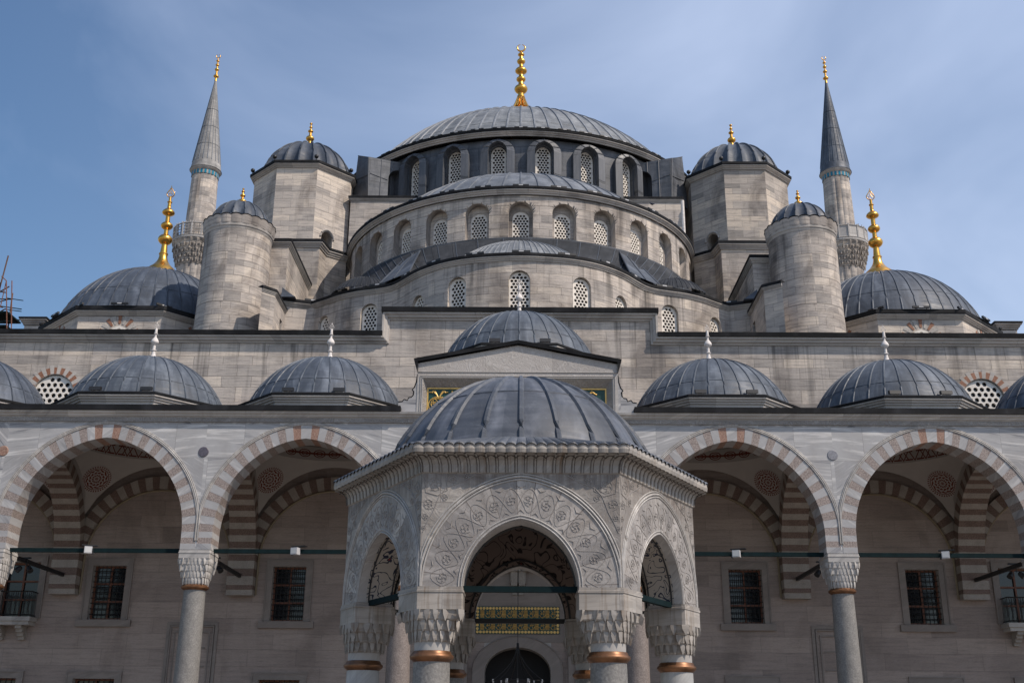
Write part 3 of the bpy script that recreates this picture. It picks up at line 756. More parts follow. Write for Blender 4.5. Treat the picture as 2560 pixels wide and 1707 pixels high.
# lead sheet between gutter and dome foot
mb = MB(); mb.lathe(MC, [(13.6, 38.16), (12.7, 38.3)], 112); mb.build('dome_skirt', 'lead_pale', mosque)
NW = 28; step = 2 * PI / NW
wallmp = cyl_map(MC[0], MC[1], DR)
mb = MB(); hood = MB()
zb, zt = 33.3, 37.7
for i in range(NW):
    a = (i + 0.5) * step; a = a if a < PI else a - 2 * PI
    u = a * DR; hw = step * DR / 2
    if abs(a) < R(100):
        hole = arch_pts(1.05, 3.35, 3.95, 9, u, 33.42)
        bay(mb, u - hw, u + hw, zb, zt, hole, wallmp, 0.35)
        # raised lead hood round the opening
        om = lambda uu, zz, d=0.0: wallmp(uu, zz, -0.42)
        oh = arch_pts(2.15, 3.15, 4.14, 9, u, 33.42)
        ih = arch_pts(1.18, 3.3, 3.98, 9, u, 33.42)
        n_ = len(oh)
        hood.grid(lambda p, q: wallmp((oh[p][0], ih[p][0])[q], (oh[p][1], ih[p][1])[q], (-0.36, -0.42)[q]), n_ - 1, 1, 0, lambda p, q: (p * 0.45, q * 0.5))
        hood.grid(lambda p, q: wallmp(oh[p][0] * 1.0, oh[p][1], -0.36 * (1 - q)), n_ - 1, 1, 0, lambda p, q: (p * 0.45, q * 0.5))
        hood.grid(lambda p, q: wallmp(ih[p][0], ih[p][1], -0.42 * (1 - q)), n_ - 1, 1, 0, lambda p, q: (p * 0.45, q * 0.5))
        for p in range(4, n_ - 4, 3):
            hood.tube([wallmp(oh[p][0], oh[p][1], -0.37), wallmp(ih[p][0], ih[p][1], -0.43)], 0.025, 5)
    else: panel(mb, u - hw, u + hw, zb, zt, wallmp, 0, 3)
drum = mb.build('drum', 'lead_clad', mosque, smooth=30)
hood.build('window_hood', 'lead_clad', drum)
for i in range(-7, 7):
    a = (i + 0.5) * step
    p = wallmp(a * DR, 33.5, 0.28)
    window(mosque, p, a, 0.98, 3.25, 3.84, 0.20, 0.083)
# square base with lead roof
mb = MB(); mb.box(-10.85, 64.6, 18, 10.35, 89, 34.2); base = mb.build('dome_base', 'stone', mosque)
mb = MB(); mb.box(-10.8, 64.7, 34.1, 10.3, 89, 34.26); mb.box(-6, 62.95, 24, 6, 64.58, 33.3); mb.build('base_roof', 'lead_clad', base)
cornice(base, [(-10.85, 66), (-10.85, 64.6), (10.35, 64.6), (10.35, 66)], 34.42, False, 0.16, 0.14, edge=0.16)
# flying buttresses hugging the drum
def buttress(s):
    B0, G0, C0, A0 = (9.75, 64.72, 34.3), (7.1, 65.62, 34.3), (8.2, 67.6, 34.3), (11.0, 66.0, 34.3)
    B1, G1, C1, A1 = (9.9, 64.82, 37.4), (7.1, 65.7, 37.3), (8.2, 67.6, 37.9), (10.75, 65.9, 38.1)
    q = lambda p: (s * p[0], p[1], p[2])
    mb = MB(); Lb = math.dist(B0[:2], G0[:2]); d = ((G0[0] - B0[0]) / Lb, (G0[1] - B0[1]) / Lb)
    def fp(u, z, dd): return (s * (B0[0] + d[0] * u + dd * 0.3), B0[1] + d[1] * u + 0.03 * (z - 34.3) + dd * 0.95, z)
    hole = arch_pts(1.25, 1.75, 2.42, 8, Lb - 0.93, 34.32)
    annulus(mb, hole, [(0, 34.3), (Lb, 34.3), (Lb, 37.3), (-0.12, 37.4)], lambda u, z: fp(u, z, 0), 0, 1)
    n_ = len(hole); mb.grid(lambda i, j: fp(hole[i % n_][0], hole[i % n_][1], j * 1.5), n_, 1, 0, lambda i, j: (i * 0.4, j * 1.5))
    mb.face([q(B0), q(B1), q(A1), q(A0)]); mb.face([q(B1), q(G1), q(C1), q(A1)]); mb.face([q(A0), q(A1), q(C1), q(C0)])
    for u in (0.75, 1.5): mb.tube([fp(u, 34.3 if u < 1 else 36.6, -0.01), fp(u, 37.36, -0.01)], 0.03, 5)
    mb.tube([q(B0), q(B1), q(A1)], 0.03, 5); mb.tube([q(B1), q(G1)], 0.03, 5)
    mb.tube([fp(0.02, 36.2, -.01), fp(1.2, 35.9, -.01)], 0.025, 5); mb.tube([q(((B0[0] + B1[0]) / 2, 64.77, 36.1)), q(((A0[0] + A1[0]) / 2, 65.95, 36.3))], 0.025, 5)
    mb.build('buttress', 'lead_clad', mosque, org=q((9, 65.5, 34.3)))
buttress(-1); buttress(1)
# ---- front half dome with its windowed drum
SC = (X0, 62.3); SR = 10.15
semi = make_dome(mosque, 'half_dome', SC, 28.62, 9.7, 4.65, 30, 0.06, 'lead_pale', (0.3, 0.6), R(-90), R(90))
cornice(mosque, ring_path(SC, 10.2, R(-92), R(92), 72), 28.62, False, 0.24, 0.24, edge=0.16, name='half_dome_cornice')
mb = MB(); mb.lathe(SC, [(10.45, 28.6), (9.6, 28.75)], 72, 0, R(-90), R(90)); mb.build('dome_skirt', 'lead_pale', mosque)
smp = cyl_map(SC[0], SC[1], SR); sstep = R(12.86)
mb = MB()
for i in range(-7, 8):
    u = i * sstep * SR; hw = sstep * SR / 2
    if abs(i) < 7:
        hole = arch_pts(1.27, 1.62, 2.22, 9, u, 25.63)
        back = arch_pts(0.90, 1.36, 1.78, 9, u, 25.69)
        bay(mb, u - hw, u + hw, 24.0, 28.2, hole, smp, 0.42, 0, 1, back)
    else: panel(mb, u - hw, u + hw, 24.0, 28.2, smp)
mb.build('half_dome_drum', ['stone_semi', 'stone'], mosque, smooth=30)
for i in range(-6, 7):
    a = i * sstep; window(mosque, smp(a * SR, 25.66, 0.46), a, 0.92, 1.38, 1.82, 0.168, 0.069)
# ---- exedra wall (three-lobed) below
half = [(0.0, 46.62), (1.3, 46.74), (2.45, 47.0), (3.4, 47.42), (4.2, 48.0), (4.9, 48.7), (5.5, 49.5), (6.0, 50.1), (6.55, 50.48), (7.2, 50.72), (8.0, 51.0), (8.9, 51.5), (9.7, 52.15), (10.5, 52.75)]
half = [(x, y) for x, y in half]
def cr(pts, k=3):
    out = []
    for i in range(len(pts) - 1):
        p0 = pts[max(i - 1, 0)]; p1 = pts[i]; p2 = pts[i + 1]; p3 = pts[min(i + 2, len(pts) - 1)]
        for j in range(k):
            t = j / k
            out.append(tuple(0.5 * (2 * b + (c - a) * t + (2 * a - 5 * b + 4 * c - d) * t * t + (-a + 3 * b - 3 * c + d) * t ** 3) for a, b, c, d in zip(p0, p1, p2, p3)))
    out.append(pts[-1]); return out
epath = cr([(-x, y) for x, y in reversed(half[1:])] + half, 4)
epath = [(-11.9, 52.3)] + epath + [(11.95, 52.2)]
epath = [(x + 0.03, y) for x, y in epath]
el = [0]
for i in range(1, len(epath)): el.append(el[-1] + math.dist(epath[i - 1], epath[i]))
def epos(u):
    u = max(0, min(el[-1] - 1e-6, u)); i = max(j for j in range(len(el) - 1) if el[j] <= u)
    t = (u - el[i]) / (el[i + 1] - el[i]); a, b = epath[i], epath[i + 1]
    d = Vector((b[0] - a[0], b[1] - a[1])).normalized()
    return a[0] + (b[0] - a[0]) * t, a[1] + (b[1] - a[1]) * t, d
def emp(u, z, d):
    x, y, dd = epos(u); return (x - dd.y * -1 * -d * 1.0 if False else x + (-dd.y) * d, y + dd.x * d, z)
def u_at_x(x):
    for i in range(1, len(epath) - 1):
        if epath[i][0] <= x <= epath[i + 1][0]: return el[i] + (el[i + 1] - el[i]) * (x - epath[i][0]) / (epath[i + 1][0] - epath[i][0])
    return 0
ewin = [(-9.75, 0.70, 1.8, 21.5, 0.2), (-7.3, 0.84, 2.6, 21.6, 0.2), (-4.75, 0.80, 2.6, 21.15, 0.2), (-2.85, 0.86, 2.6, 21.5, 0.2), (0.0, 0.92, 2.7, 21.62, 0.2), (2.85, 0.86, 2.6, 21.5, 0.2), (4.75, 0.80, 2.6, 21.15, 0.2), (7.3, 0.84, 2.6, 21.6, 0.2), (9.75, 0.70, 1.8, 21.5, 0.2)]
mb = MB(); prev = 0.0
for (x, w, h, top, sp) in ewin:
    u = u_at_x(x); z0 = top - h
    hole = arch_pts(w + 0.06, h - 0.5 * w - 0.03, h, 7, u, z0)
    if u - w > prev + 0.05: panel(mb, prev, u - w, 17.9, 22.3, emp, 0, max(2, int((u - w - prev) / 0.35)))
    bay(mb, max(prev, u - w), u + w, 17.9, 22.3, hole, emp, 0.2, 0)
    prev = u + w
panel(mb, prev, el[-1], 17.9, 22.3, emp, 0, 8)
mb.build('exedra_wall', 'stone_exedra', mosque)
for (x, w, h, top, sp) in ewin:
    u = u_at_x(x); px, py, d = epos(u)
    p = emp(u, top - h, 0.16); window(mosque, p, math.atan2(d.y, d.x), w + 0.02, h - 0.5 * w, h - 0.03, 0.175, 0.073)
cornice(mosque, epath, 22.42, False, 0.2, 0.18, edge=0.15, name='exedra_cornice')
# lead roof between the lobed eave and the half dome drum
mb = MB(); nn = len(epath) - 1
def roofp(i, j):
    x, y = epath[i]; f = j / 8; sg = 1 if x > 0 else -1
    if abs(x) > 8.75: return (x, y + (58.4 - y) * f, 22.42 + 0.25 * f)
    a = sg * R(70) * abs(x) / 8.75
    tx, ty = SC[0] + SR * math.sin(a), SC[1] - SR * math.cos(a)
    q = min(1.0, max(0.0, (abs(x) - 2.6) / 2.6)); p_ = 2.3 - 1.2 * q
    return (x + (tx - x) * f, y + (ty - y) * f, 22.45 + 3.35 * f ** p_)
mb.grid(roofp, nn, 8, 0, lambda i, j: (el[i], j * 0.7))
mb.build('exedra_roof', 'lead_roof', mosque, smooth=30)
rb = MB()
for i in range(6, nn - 4, 3): rb.tube([roofp(i, j) for j in range(0, 9)], 0.028, 5, caps=False)
rb.build('batten_roll', 'lead', mosque)
mb = MB(); mb.lathe(SC, [(10.17, 25.4), (10.22, 25.78), (10.1, 25.86)], 60, 0, R(-72), R(72)); mb.build('lead_upstand', 'lead_clad', mosque)
make_dome(mosque, 'exedra_dome', (0.0, 51.6), 22.5, 4.3, 2.35, 40, 0.04, 'lead_pale', (0.35,), R(-88), R(88))
for s in (-1, 1): make_dome(mosque, 'side_exedra_dome', (7.75 * s, 52.45), 22.5, 1.75, 1.05, 20, 0.025, 'lead_roof', (0.5,), R(-80), R(80))
# hip of lead either side of the centre lobe
for s in (-1, 1):
    mb = MB(); A_, B_, C_, D_ = (5.3 * s, 49.25, 22.6), (6.9 * s, 50.75, 22.6), (5.9 * s, 53.9, 25.5), (5.2 * s, 53.4, 25.6)
    mb.face([A_, B_, C_, D_]); mb.tube([A_, D_], 0.05, 6); mb.tube([B_, C_], 0.05, 6); mb.tube([(6.1 * s, 50.0, 22.62), (5.55 * s, 53.65, 25.58)], 0.03, 5); mb.build('roof_hip', 'lead', mosque)
# ---- stepped masonry beside the half dome
for s in (-1, 1):
    yf = 58.5; pts = [(-16.3, yf), (-11.45, yf), (-11.25, 59.65), (-10.2, 60.5)]
    if s > 0: pts = [(-x + 0.05, y) for x, y in reversed(pts)]
    mb = MB(); mb.sweep(pts, [(0, 18), (0, 28.2)], cap=False)
    q = [(p[0], p[1]) for p in pts]; o = mb.build('pier_base', 'stone_dirty', mosque)
    cornice(o, pts, 28.52, False, 0.3, 0.24, edge=0.16)
    mb = MB(); mb.face([(p[0], p[1], 28.5) for p in pts] + [(10.2 * s, 66, 30.2), (16.3 * s, 66, 30.2)] if s < 0 else [(p[0], p[1], 28.5) for p in pts] + [(16.3, 66, 30.2), (10.2, 66, 30.2)]); mb.build('pier_roof', 'lead_roof', o)
    # block in front
    zt_ = 25.75 if s < 0 else 24.95; xe = 11.85; yb = 58.3
    mb = MB(); mb.box(min(s * xe, s * 15), 52.4, 18, max(s * xe, s * 15), yb, zt_ - 0.2)
    o = mb.build('buttress_block', 'stone', mosque)
    pth = [(-15, 52.4), (-xe, 52.4), (-xe, yb)] if s < 0 else [(xe, yb), (xe, 52.4), (15, 52.4)]
    cornice(o, pth, zt_, False, 0.24, 0.16, edge=0.16)
    # low wall with a slit beside the round tower
    y0_ = 49.85 if s < 0 else 48.95; x1_ = 11.72 if s < 0 else 11.5
    mb = MB()
    def seg_(ya, yb_, za, zb_, ins=0.0):
        P_ = [(s * (x1_ + ins), ya), (s * (x1_ + ins), yb_), (s * 12.3, yb_), (s * 12.3, ya)]
        mb.prism(P_ if s < 0 else P_[::-1], za, zb_)
    seg_(y0_, 51.2, 17.9, 21.7); seg_(51.2, 51.75, 21.0, 21.7); seg_(51.75, 52.3, 17.9, 21.7); seg_(51.2, 51.75, 17.9, 21.0, 0.4)
    mb.prism([(s * x1_, y0_ + .001), (s * 12.25, y0_ - 0.55), (s * 12.29, y0_ + .001)], 17.9, 21.7)
    o = mb.build('low_wall', 'stone', mosque)
    pth = [(-12.25, y0_ - .55), (-x1_, y0_), (-x1_, 52.3)] if s < 0 else [(x1_, 52.3), (x1_, y0_), (12.25, y0_ - .55)]
    cornice(o, pth, 21.9, False, 0.14, 0.1, edge=0.14)
    mb = MB(); mb.hull([(s * 11.2, 51.9, 22.4), (s * 11.9, 51.9, 22.4), (s * 11.9, 53.4, 22.4), (s * 11.2, 53.4, 22.4), (s * 11.6, 52.0, 22.7), (s * 11.9, 52.0, 22.95), (s * 11.9, 53.4, 22.95), (s * 11.6, 53.4, 22.5)]); mb.build('valley_flashing', 'lead', mosque)
# ---- octagonal weight turrets
for s in (-1, 1):
    c = (14.15 * s + (0.03), 66.3); oct_ = poly_ring(c, 3.38, 8)
    mb = MB(); n8 = 8
    fdoor = 1 if s < 0 else -1
    for i in range(8):
        a_, b_ = oct_[i], oct_[(i + 1) % 8]; d = Vector((b_[0] - a_[0], b_[1] - a_[1])); L_ = d.length; d.normalize(); nrm = Vector((d.y, -d.x))
        mp_ = lambda u, z, dd, a_=a_, d=d, nrm=nrm: (a_[0] + d.x * u - nrm.x * dd, a_[1] + d.y * u - nrm.y * dd, z)
        ang = math.atan2(nrm.x, -nrm.y)
        if abs(ang - fdoor * PI / 4) < 0.1:
            uc = L_ * (0.40 if s < 0 else 0.56)
            bay(mb, 0, L_, 24, 35.9, arch_pts(0.85, 1.55, 2.05, 7, uc, 29.55), mp_, 0.9)
            hm = MB(); hp = arch_pts(1.0, 1.6, 2.15, 8, uc, 29.55)[1:-1]
            hm.tube([mp_(u, z, -0.04) for u, z in hp], 0.06, 5)
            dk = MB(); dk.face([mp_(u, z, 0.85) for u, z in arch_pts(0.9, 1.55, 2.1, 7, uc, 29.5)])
        else: panel(mb, 0, L_, 24, 35.9, mp_, 0, 1)
    tur = mb.build('weight_turret', 'stone_dirty' if s > 0 else 'stone', mosque, org=(c[0], c[1], 28))
    hm.build('opening_moulding', 'trim', tur); dk.build('opening_dark', 'dark', tur)
    cornice(tur, oct_, 36.12, True, 0.22, 0.28, edge=0.2)
    mb = MB(); mb.face([(p[0], p[1], 36.1) for p in poly_ring(c, 3.4, 8)]); mb.build('turret_roof', 'lead', tur)
    make_dome(tur, 'turret_dome', c, 36.1, 3.0, 2.85, 20, 0.055, 'lead', (), flute=0.095)
    finial(tur, c, 38.6, [('f', 0.45, 0.12, 0.78), ('b', 0.28, 0.42), ('c', 0.10, 0.09, 0.22), ('d', 0.18, 0.36, 0.05), ('b', 0.11, 0.15), ('c', 0.045, 0.04, 0.12), ('b', 0.10, 0.15)])
# ---- round stair towers
for s in (-1, 1):
    c = (14.28 * s, 51.8); Rr = 1.69
    mb = MB(); mb.lathe(c, [(1.80, 17.5), (1.75, 19.5), (Rr, 22), (Rr * 0.985, 25.45)], 40)
    tw = mb.build('stair_tower', 'stone_tower' if s < 0 else 'stone_tower', mosque, org=(c[0], c[1], 18), smooth=30)
    mb = MB(); mb.lathe(c, [(1.64, 25.3), (1.68, 25.36), (1.69, 25.45), (1.73, 25.5), (1.74, 25.62)], 40); mb.build('necking', 'trim', tw, smooth=30)
    mb = MB(); NS = 22
    def cm(a, r_, z, j):
        t = abs(math.sin(a * NS / 2)); return (r_ + 0.025 * t, z + (0.065 * t ** 0.7 if j >= 2 else 0))
    mb.lathe(c, [(1.73, 25.62), (1.75, 25.78), (1.78, 26.02), (1.62, 26.06)], NS * 8, mod=cm); mb.build('scalloped_cornice', 'stone', tw)
    mb = MB(); mb.lathe(c, [(1.81, 26.06), (1.35, 26.24)], NS * 8, mod=lambda a, r_, z, j: (r_ + (0.025 * abs(math.sin(a * NS / 2)) if j == 0 else 0), z + (0.065 * abs(math.sin(a * NS / 2)) ** 0.7 if j == 0 else 0.05))); mb.build('eave_lead', 'lead', tw)
    make_dome(tw, 'tower_dome', c, 26.12, 1.52, 1.38, 16, 0.035, 'lead', (), flute=0.09)
    finial(tw, c, 27.35, [('f', 0.30, 0.2, 0.08), ('b', 0.24, 0.30), ('c', 0.07, 0.06, 0.12), ('b', 0.135, 0.18), ('c', 0.05, 0.04, 0.08), ('b', 0.09, 0.12), ('c', 0.03, 0.03, 0.05), ('b', 0.06, 0.09)])
# ---- corner domes
KS = 1.088
kz = lambda z: 1.6 + (z - 1.6) * KS
for s in (-1, 1):
    c = (18.25 * KS * s, 52.5 * KS); Ro = 5.05 * KS
    oc = poly_ring(c, Ro, 8)
    mb = MB(); mb.sweep(oc, [(0, 17.5), (0, kz(19.85))], True); od = mb.build('corner_drum', 'stone', mosque, org=(c[0], c[1], 18))
    cornice(od, oc, kz(20.2), True, 0.2, 0.25, edge=0.24)
    mb = MB(); mb.lathe(c, [(5.0 * KS, kz(20.18)), (4.4 * KS, kz(20.32))], 48); mb.build('dome_skirt', 'lead', od)
    cd_ = make_dome(mosque, 'corner_dome', c, kz(20.25), 4.6 * KS, 3.55 * KS, 44, 0.045, 'lead', (0.22, 0.55))
    sc = [('c', 1.0, 0.72, 0.65), ('f', 0.72, 0.22, 0.9), ('c', 0.25, 0.25, 0.05), ('c', 0.20, 0.155, 0.55), ('b', 0.40, 0.62), ('c', 0.13, 0.12, 0.30), ('b', 0.335, 0.47), ('c', 0.125, 0.12, 0.35), ('d', 0.35, 0.68, 0.10), ('c', 0.10, 0.09, 0.2), ('c', 0.135, 0.135, 0.04), ('c', 0.08, 0.07, 0.30)]
    finial(cd_, c, kz(23.5), sc, leaf=0.222)
    # brick-and-stone fans over the drum windows
    for i in (1, 2, 3, 4, 5):
        a_, b_ = oc[i], oc[(i + 1) % 8]
        mx, my = (a_[0] + b_[0]) / 2, (a_[1] + b_[1]) / 2; d = Vector((b_[0] - a_[0], b_[1] - a_[1])).normalized(); nrm = Vector((d.y, -d.x))
        if nrm.y > 0.3: continue
        fb = MB()
        for q in range(-4, 5):
            an = R(90 + q * 19)
            r1, r2 = 0.56, 1.0
            def P(r_, t_): return (mx + d.x * r_ * math.cos(t_) + nrm.x * 0.02, my + d.y * r_ * math.cos(t_) + nrm.y * 0.02, kz(18.86) + r_ * math.sin(t_) * 1.02)
            w1 = R(5.6)
            fb.face([P(r1, an - w1), P(r1, an + w1), P(r2, an + w1), P(r2, an - w1)], 0 if q % 2 == 0 else 1)
        fb.build('voussoir_fan', ['brick_red', 'trim'], od)
        window(od, (mx + nrm.x * 0.01, my + nrm.y * 0.01, kz(18.36)), math.atan2(d.y, d.x), 1.02, 0.48, 1.0, 0.2, 0.083)
    # outer corner stub of cornice
    xs_, ys_ = s * 24.2 * KS, 52.2 * KS
    mb = MB(); mb.box(xs_ - 0.5, ys_, 17.5, xs_ + 0.5, ys_ + 1.8, kz(20.9)); st_ = mb.build('corner_pier', 'trim', mosque)
    cornice(st_, [(xs_ - 0.5, ys_ + 1.8), (xs_ - 0.5, ys_), (xs_ + 0.5, ys_), (xs_ + 0.5, ys_ + 1.8)], kz(21.3), False, 0.3, 0.25, edge=0.1)
# low roof behind the hall front
mb = MB(); mb.box(-25, 45.9, 17.2, 25, 62.7, 17.85); mb.build('hall_roof', 'lead_roof', mosque)
# rainwater pipe
mb = MB(); mb.tube([(10.08, 62.6, 33.2), (10.08, 62.6, 29.6)], 0.11, 8); mb.build('rainwater_pipe', 'white_stone', mosque)

# ================================================================== hall front wall (shared with the portico)
YW = 45.0; CX = [-24.87, -17.9, -10.93, -3.96, 3.96, 10.93, 17.9, 24.87]; BC = [(CX[i] + CX[i + 1]) / 2 for i in range(7)]
wins_up = [(-16.26, 1.85, 5.98, 8.07), (-9.09, 1.72, 5.96, 8.07), (8.88, 1.70, 5.98, 8.07), (15.95, 1.72, 5.98, 8.10), (-20.05, 1.8, 5.9, 8.18), (20.0, 1.8, 5.9, 8.18)]
wins_up = [(-16.25, 1.32, 5.98, 8.07), (-9.08, 1.32, 5.96, 8.07), (9.0, 1.32, 5.98, 8.07), (16.0, 1.32, 5.98, 8.10), (-19.75, 1.45, 6.0, 8.18), (19.75, 1.45, 6.0, 8.18)]
wins_lo = [(-16.35, 1.6, 0.9, 3.75), (-9.2, 1.6, 0.9, 3.75), (9.05, 1.6, 0.9, 3.75), (16.1, 1.6, 0.9, 3.75), (-20.2, 1.7, 0.9, 3.75), (20.2, 1.7, 0.9, 3.75)]
xs = {-25.5, 25.5, -5.85, 5.9, -1.3, 1.3}; zs = {0, 12.6, 17.78, 0.9, 3.75, 5.96, 8.14, 18.84}
holes = [(x - w / 2, x + w / 2, a, b) for x, w, a, b in wins_up + wins_lo]
upw = [(-19.6, 1.7), (19.45, 1.7), (-12.4, 1.0)]
for h in holes: xs |= {h[0], h[1]}; zs |= {h[2], h[3]}
for x, w in upw[:2]: xs |= {x - w * 0.75, x + w * 0.75}
zs |= {13.1, 16.6}
doorz = 5.02
xs = sorted(xs); zs = sorted(zs)
mb = MB()
for i in range(len(xs) - 1):
    for j in range(len(zs) - 1):
        xa, xb, za, zb_ = xs[i], xs[i + 1], zs[j], zs[j + 1]; xm, zm = (xa + xb) / 2, (za + zb_) / 2
        if any(h[0] < xm < h[1] and h[2] < zm < h[3] for h in holes): continue
        if any(abs(xm - x) < w * 0.75 and 13.1 < zm < 16.6 for x, w in upw[:2]): continue
        if abs(xm) < 1.3 and zm < 5.9: continue
        if zm > 17.78 and abs(xm) > 5.9: continue
        mb.face([(xa, YW, za), (xb, YW, za), (xb, YW, zb_), (xa, YW, zb_)], 0 if zm < 12.6 else 1)
wmap = lambda u, z, d: (u, YW + d, z)
for x, w in upw[:2]:
    bay(mb, x - w * 0.75, x + w * 0.75, 13.1, 16.6, arch_pts(w, 2.05, 2.9, 8, x, 13.15), wmap, 0.14, 1)
# door head
mb2 = MB()
dh = arch_pts(2.56, 4.1, 5.02, 10, 0, 0.0)
for a, b in zip(dh[1:-1], dh[2:-1]): mb.face([(a[0], YW, a[1]), (b[0], YW, b[1]), (b[0], YW, 5.96), (a[0], YW, 5.96)], 2)
for x in (-1.3, 1.28): mb.face([(x, YW, 0), (x + 0.02, YW, 0), (x + 0.02, YW, 5.96), (x, YW, 5.96)], 2)
n_ = len(dh); mb.grid(lambda i, j: (dh[i][0], YW + j * 1.0, dh[i][1]), n_ - 1, 1, 2, lambda i, j: (i * 0.3, j))
# reveals of the rectangular windows
for (xa, xb, za, zb_) in holes:
    for q in (((xa, za), (xa, zb_)), ((xa, zb_), (xb, zb_)), ((xb, zb_), (xb, za)), ((xb, za), (xa, za))):
        mb.face([(q[0][0], YW, q[0][1]), (q[1][0], YW, q[1][1]), (q[1][0], YW + 0.35, q[1][1]), (q[0][0], YW + 0.35, q[0][1])], 2)
mb.box(-25.5, 46.2, 0, 25.5, 46.3, 17.3, 1)
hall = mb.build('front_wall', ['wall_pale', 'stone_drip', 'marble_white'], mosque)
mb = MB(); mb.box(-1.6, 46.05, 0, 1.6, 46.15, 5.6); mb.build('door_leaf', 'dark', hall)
for x, w in upw[:2]: window(mosque, (x, YW + 0.09, 13.16), 0, w - 0.02, 2.05, 2.87, 0.265, 0.10)
# stepped parapet with moulding and lead coping
pp = [(-25.5, 17.48), (-5.55, 17.48), (-5.55, 18.55), (5.6, 18.55), (5.6, 17.48), (25.5, 17.48)]
mb = MB(); pm = lambda a, b, h: (a, YW - h, b)
pr_ = [(0.0, 0.0), (-0.01, 0.06), (-0.08, 0.08), (-0.10, 0.16), (-0.20, 0.20), (-0.22, 0.27), (-0.30, 0.27), (-0.31, 0.0)]
mb.sweep(pp, pr_, False, pm)
par = mb.build('parapet_moulding', 'trim', hall)
mb = MB()
for xa, xb, za, zb_ in ((-25.5, -5.82, 17.785, 17.97), (-5.9, 5.95, 18.855, 19.06), (5.87, 25.5, 17.785, 17.97)):
    mb.hull([(xa, YW - .33, za), (xb, YW - .33, za), (xb, YW + .9, za), (xa, YW + .9, za), (xa, YW - .36, zb_), (xb, YW - .36, zb_), (xb, YW + .9, zb_ + .1), (xa, YW + .9, zb_ + .1)])
mb.build('lead_coping', 'lead_edge', hall)
# fans over the two arched upper windows
for x, w in upw[:2]:
    fb = MB(); ia = arch_pts(w + 0.04, 2.05, 2.92, 40, x, 13.15)[1:-1]; oa = arch_pts(w + 0.84, 2.05, 3.32, 40, x, 13.15)[1:-1]; N_ = len(ia)
    K = 21
    for q in range(K):
        i0, i1 = int(q * (N_ - 1) / K), int((q + 1) * (N_ - 1) / K)
        m_ = 0 if q % 2 == 0 else 1
        s_ = 1 if m_ == 1 else 0.72
        for i in range(i0, i1): fb.face([(ia[i][0], YW - 0.012, ia[i][1]), (ia[i + 1][0], YW - 0.012, ia[i + 1][1]), (ia[i + 1][0] + (oa[i + 1][0] - ia[i + 1][0]) * s_, YW - 0.012, ia[i + 1][1] + (oa[i + 1][1] - ia[i + 1][1]) * s_), (ia[i][0] + (oa[i][0] - ia[i][0]) * s_, YW - 0.012, ia[i][1] + (oa[i][1] - ia[i][1]) * s_)], m_)
    fb.build('voussoir_fan', ['brick_red', 'trim'], hall)
mb = MB(); mb.box(-12.05, 44.6, 13.2, -11.2, 45.0, 14.6); mb.box(-12.0, 44.56, 13.25, -11.25, 44.61, 14.55, 1); mb.build('roof_hatch', ['wood', 'dark'], mosque)
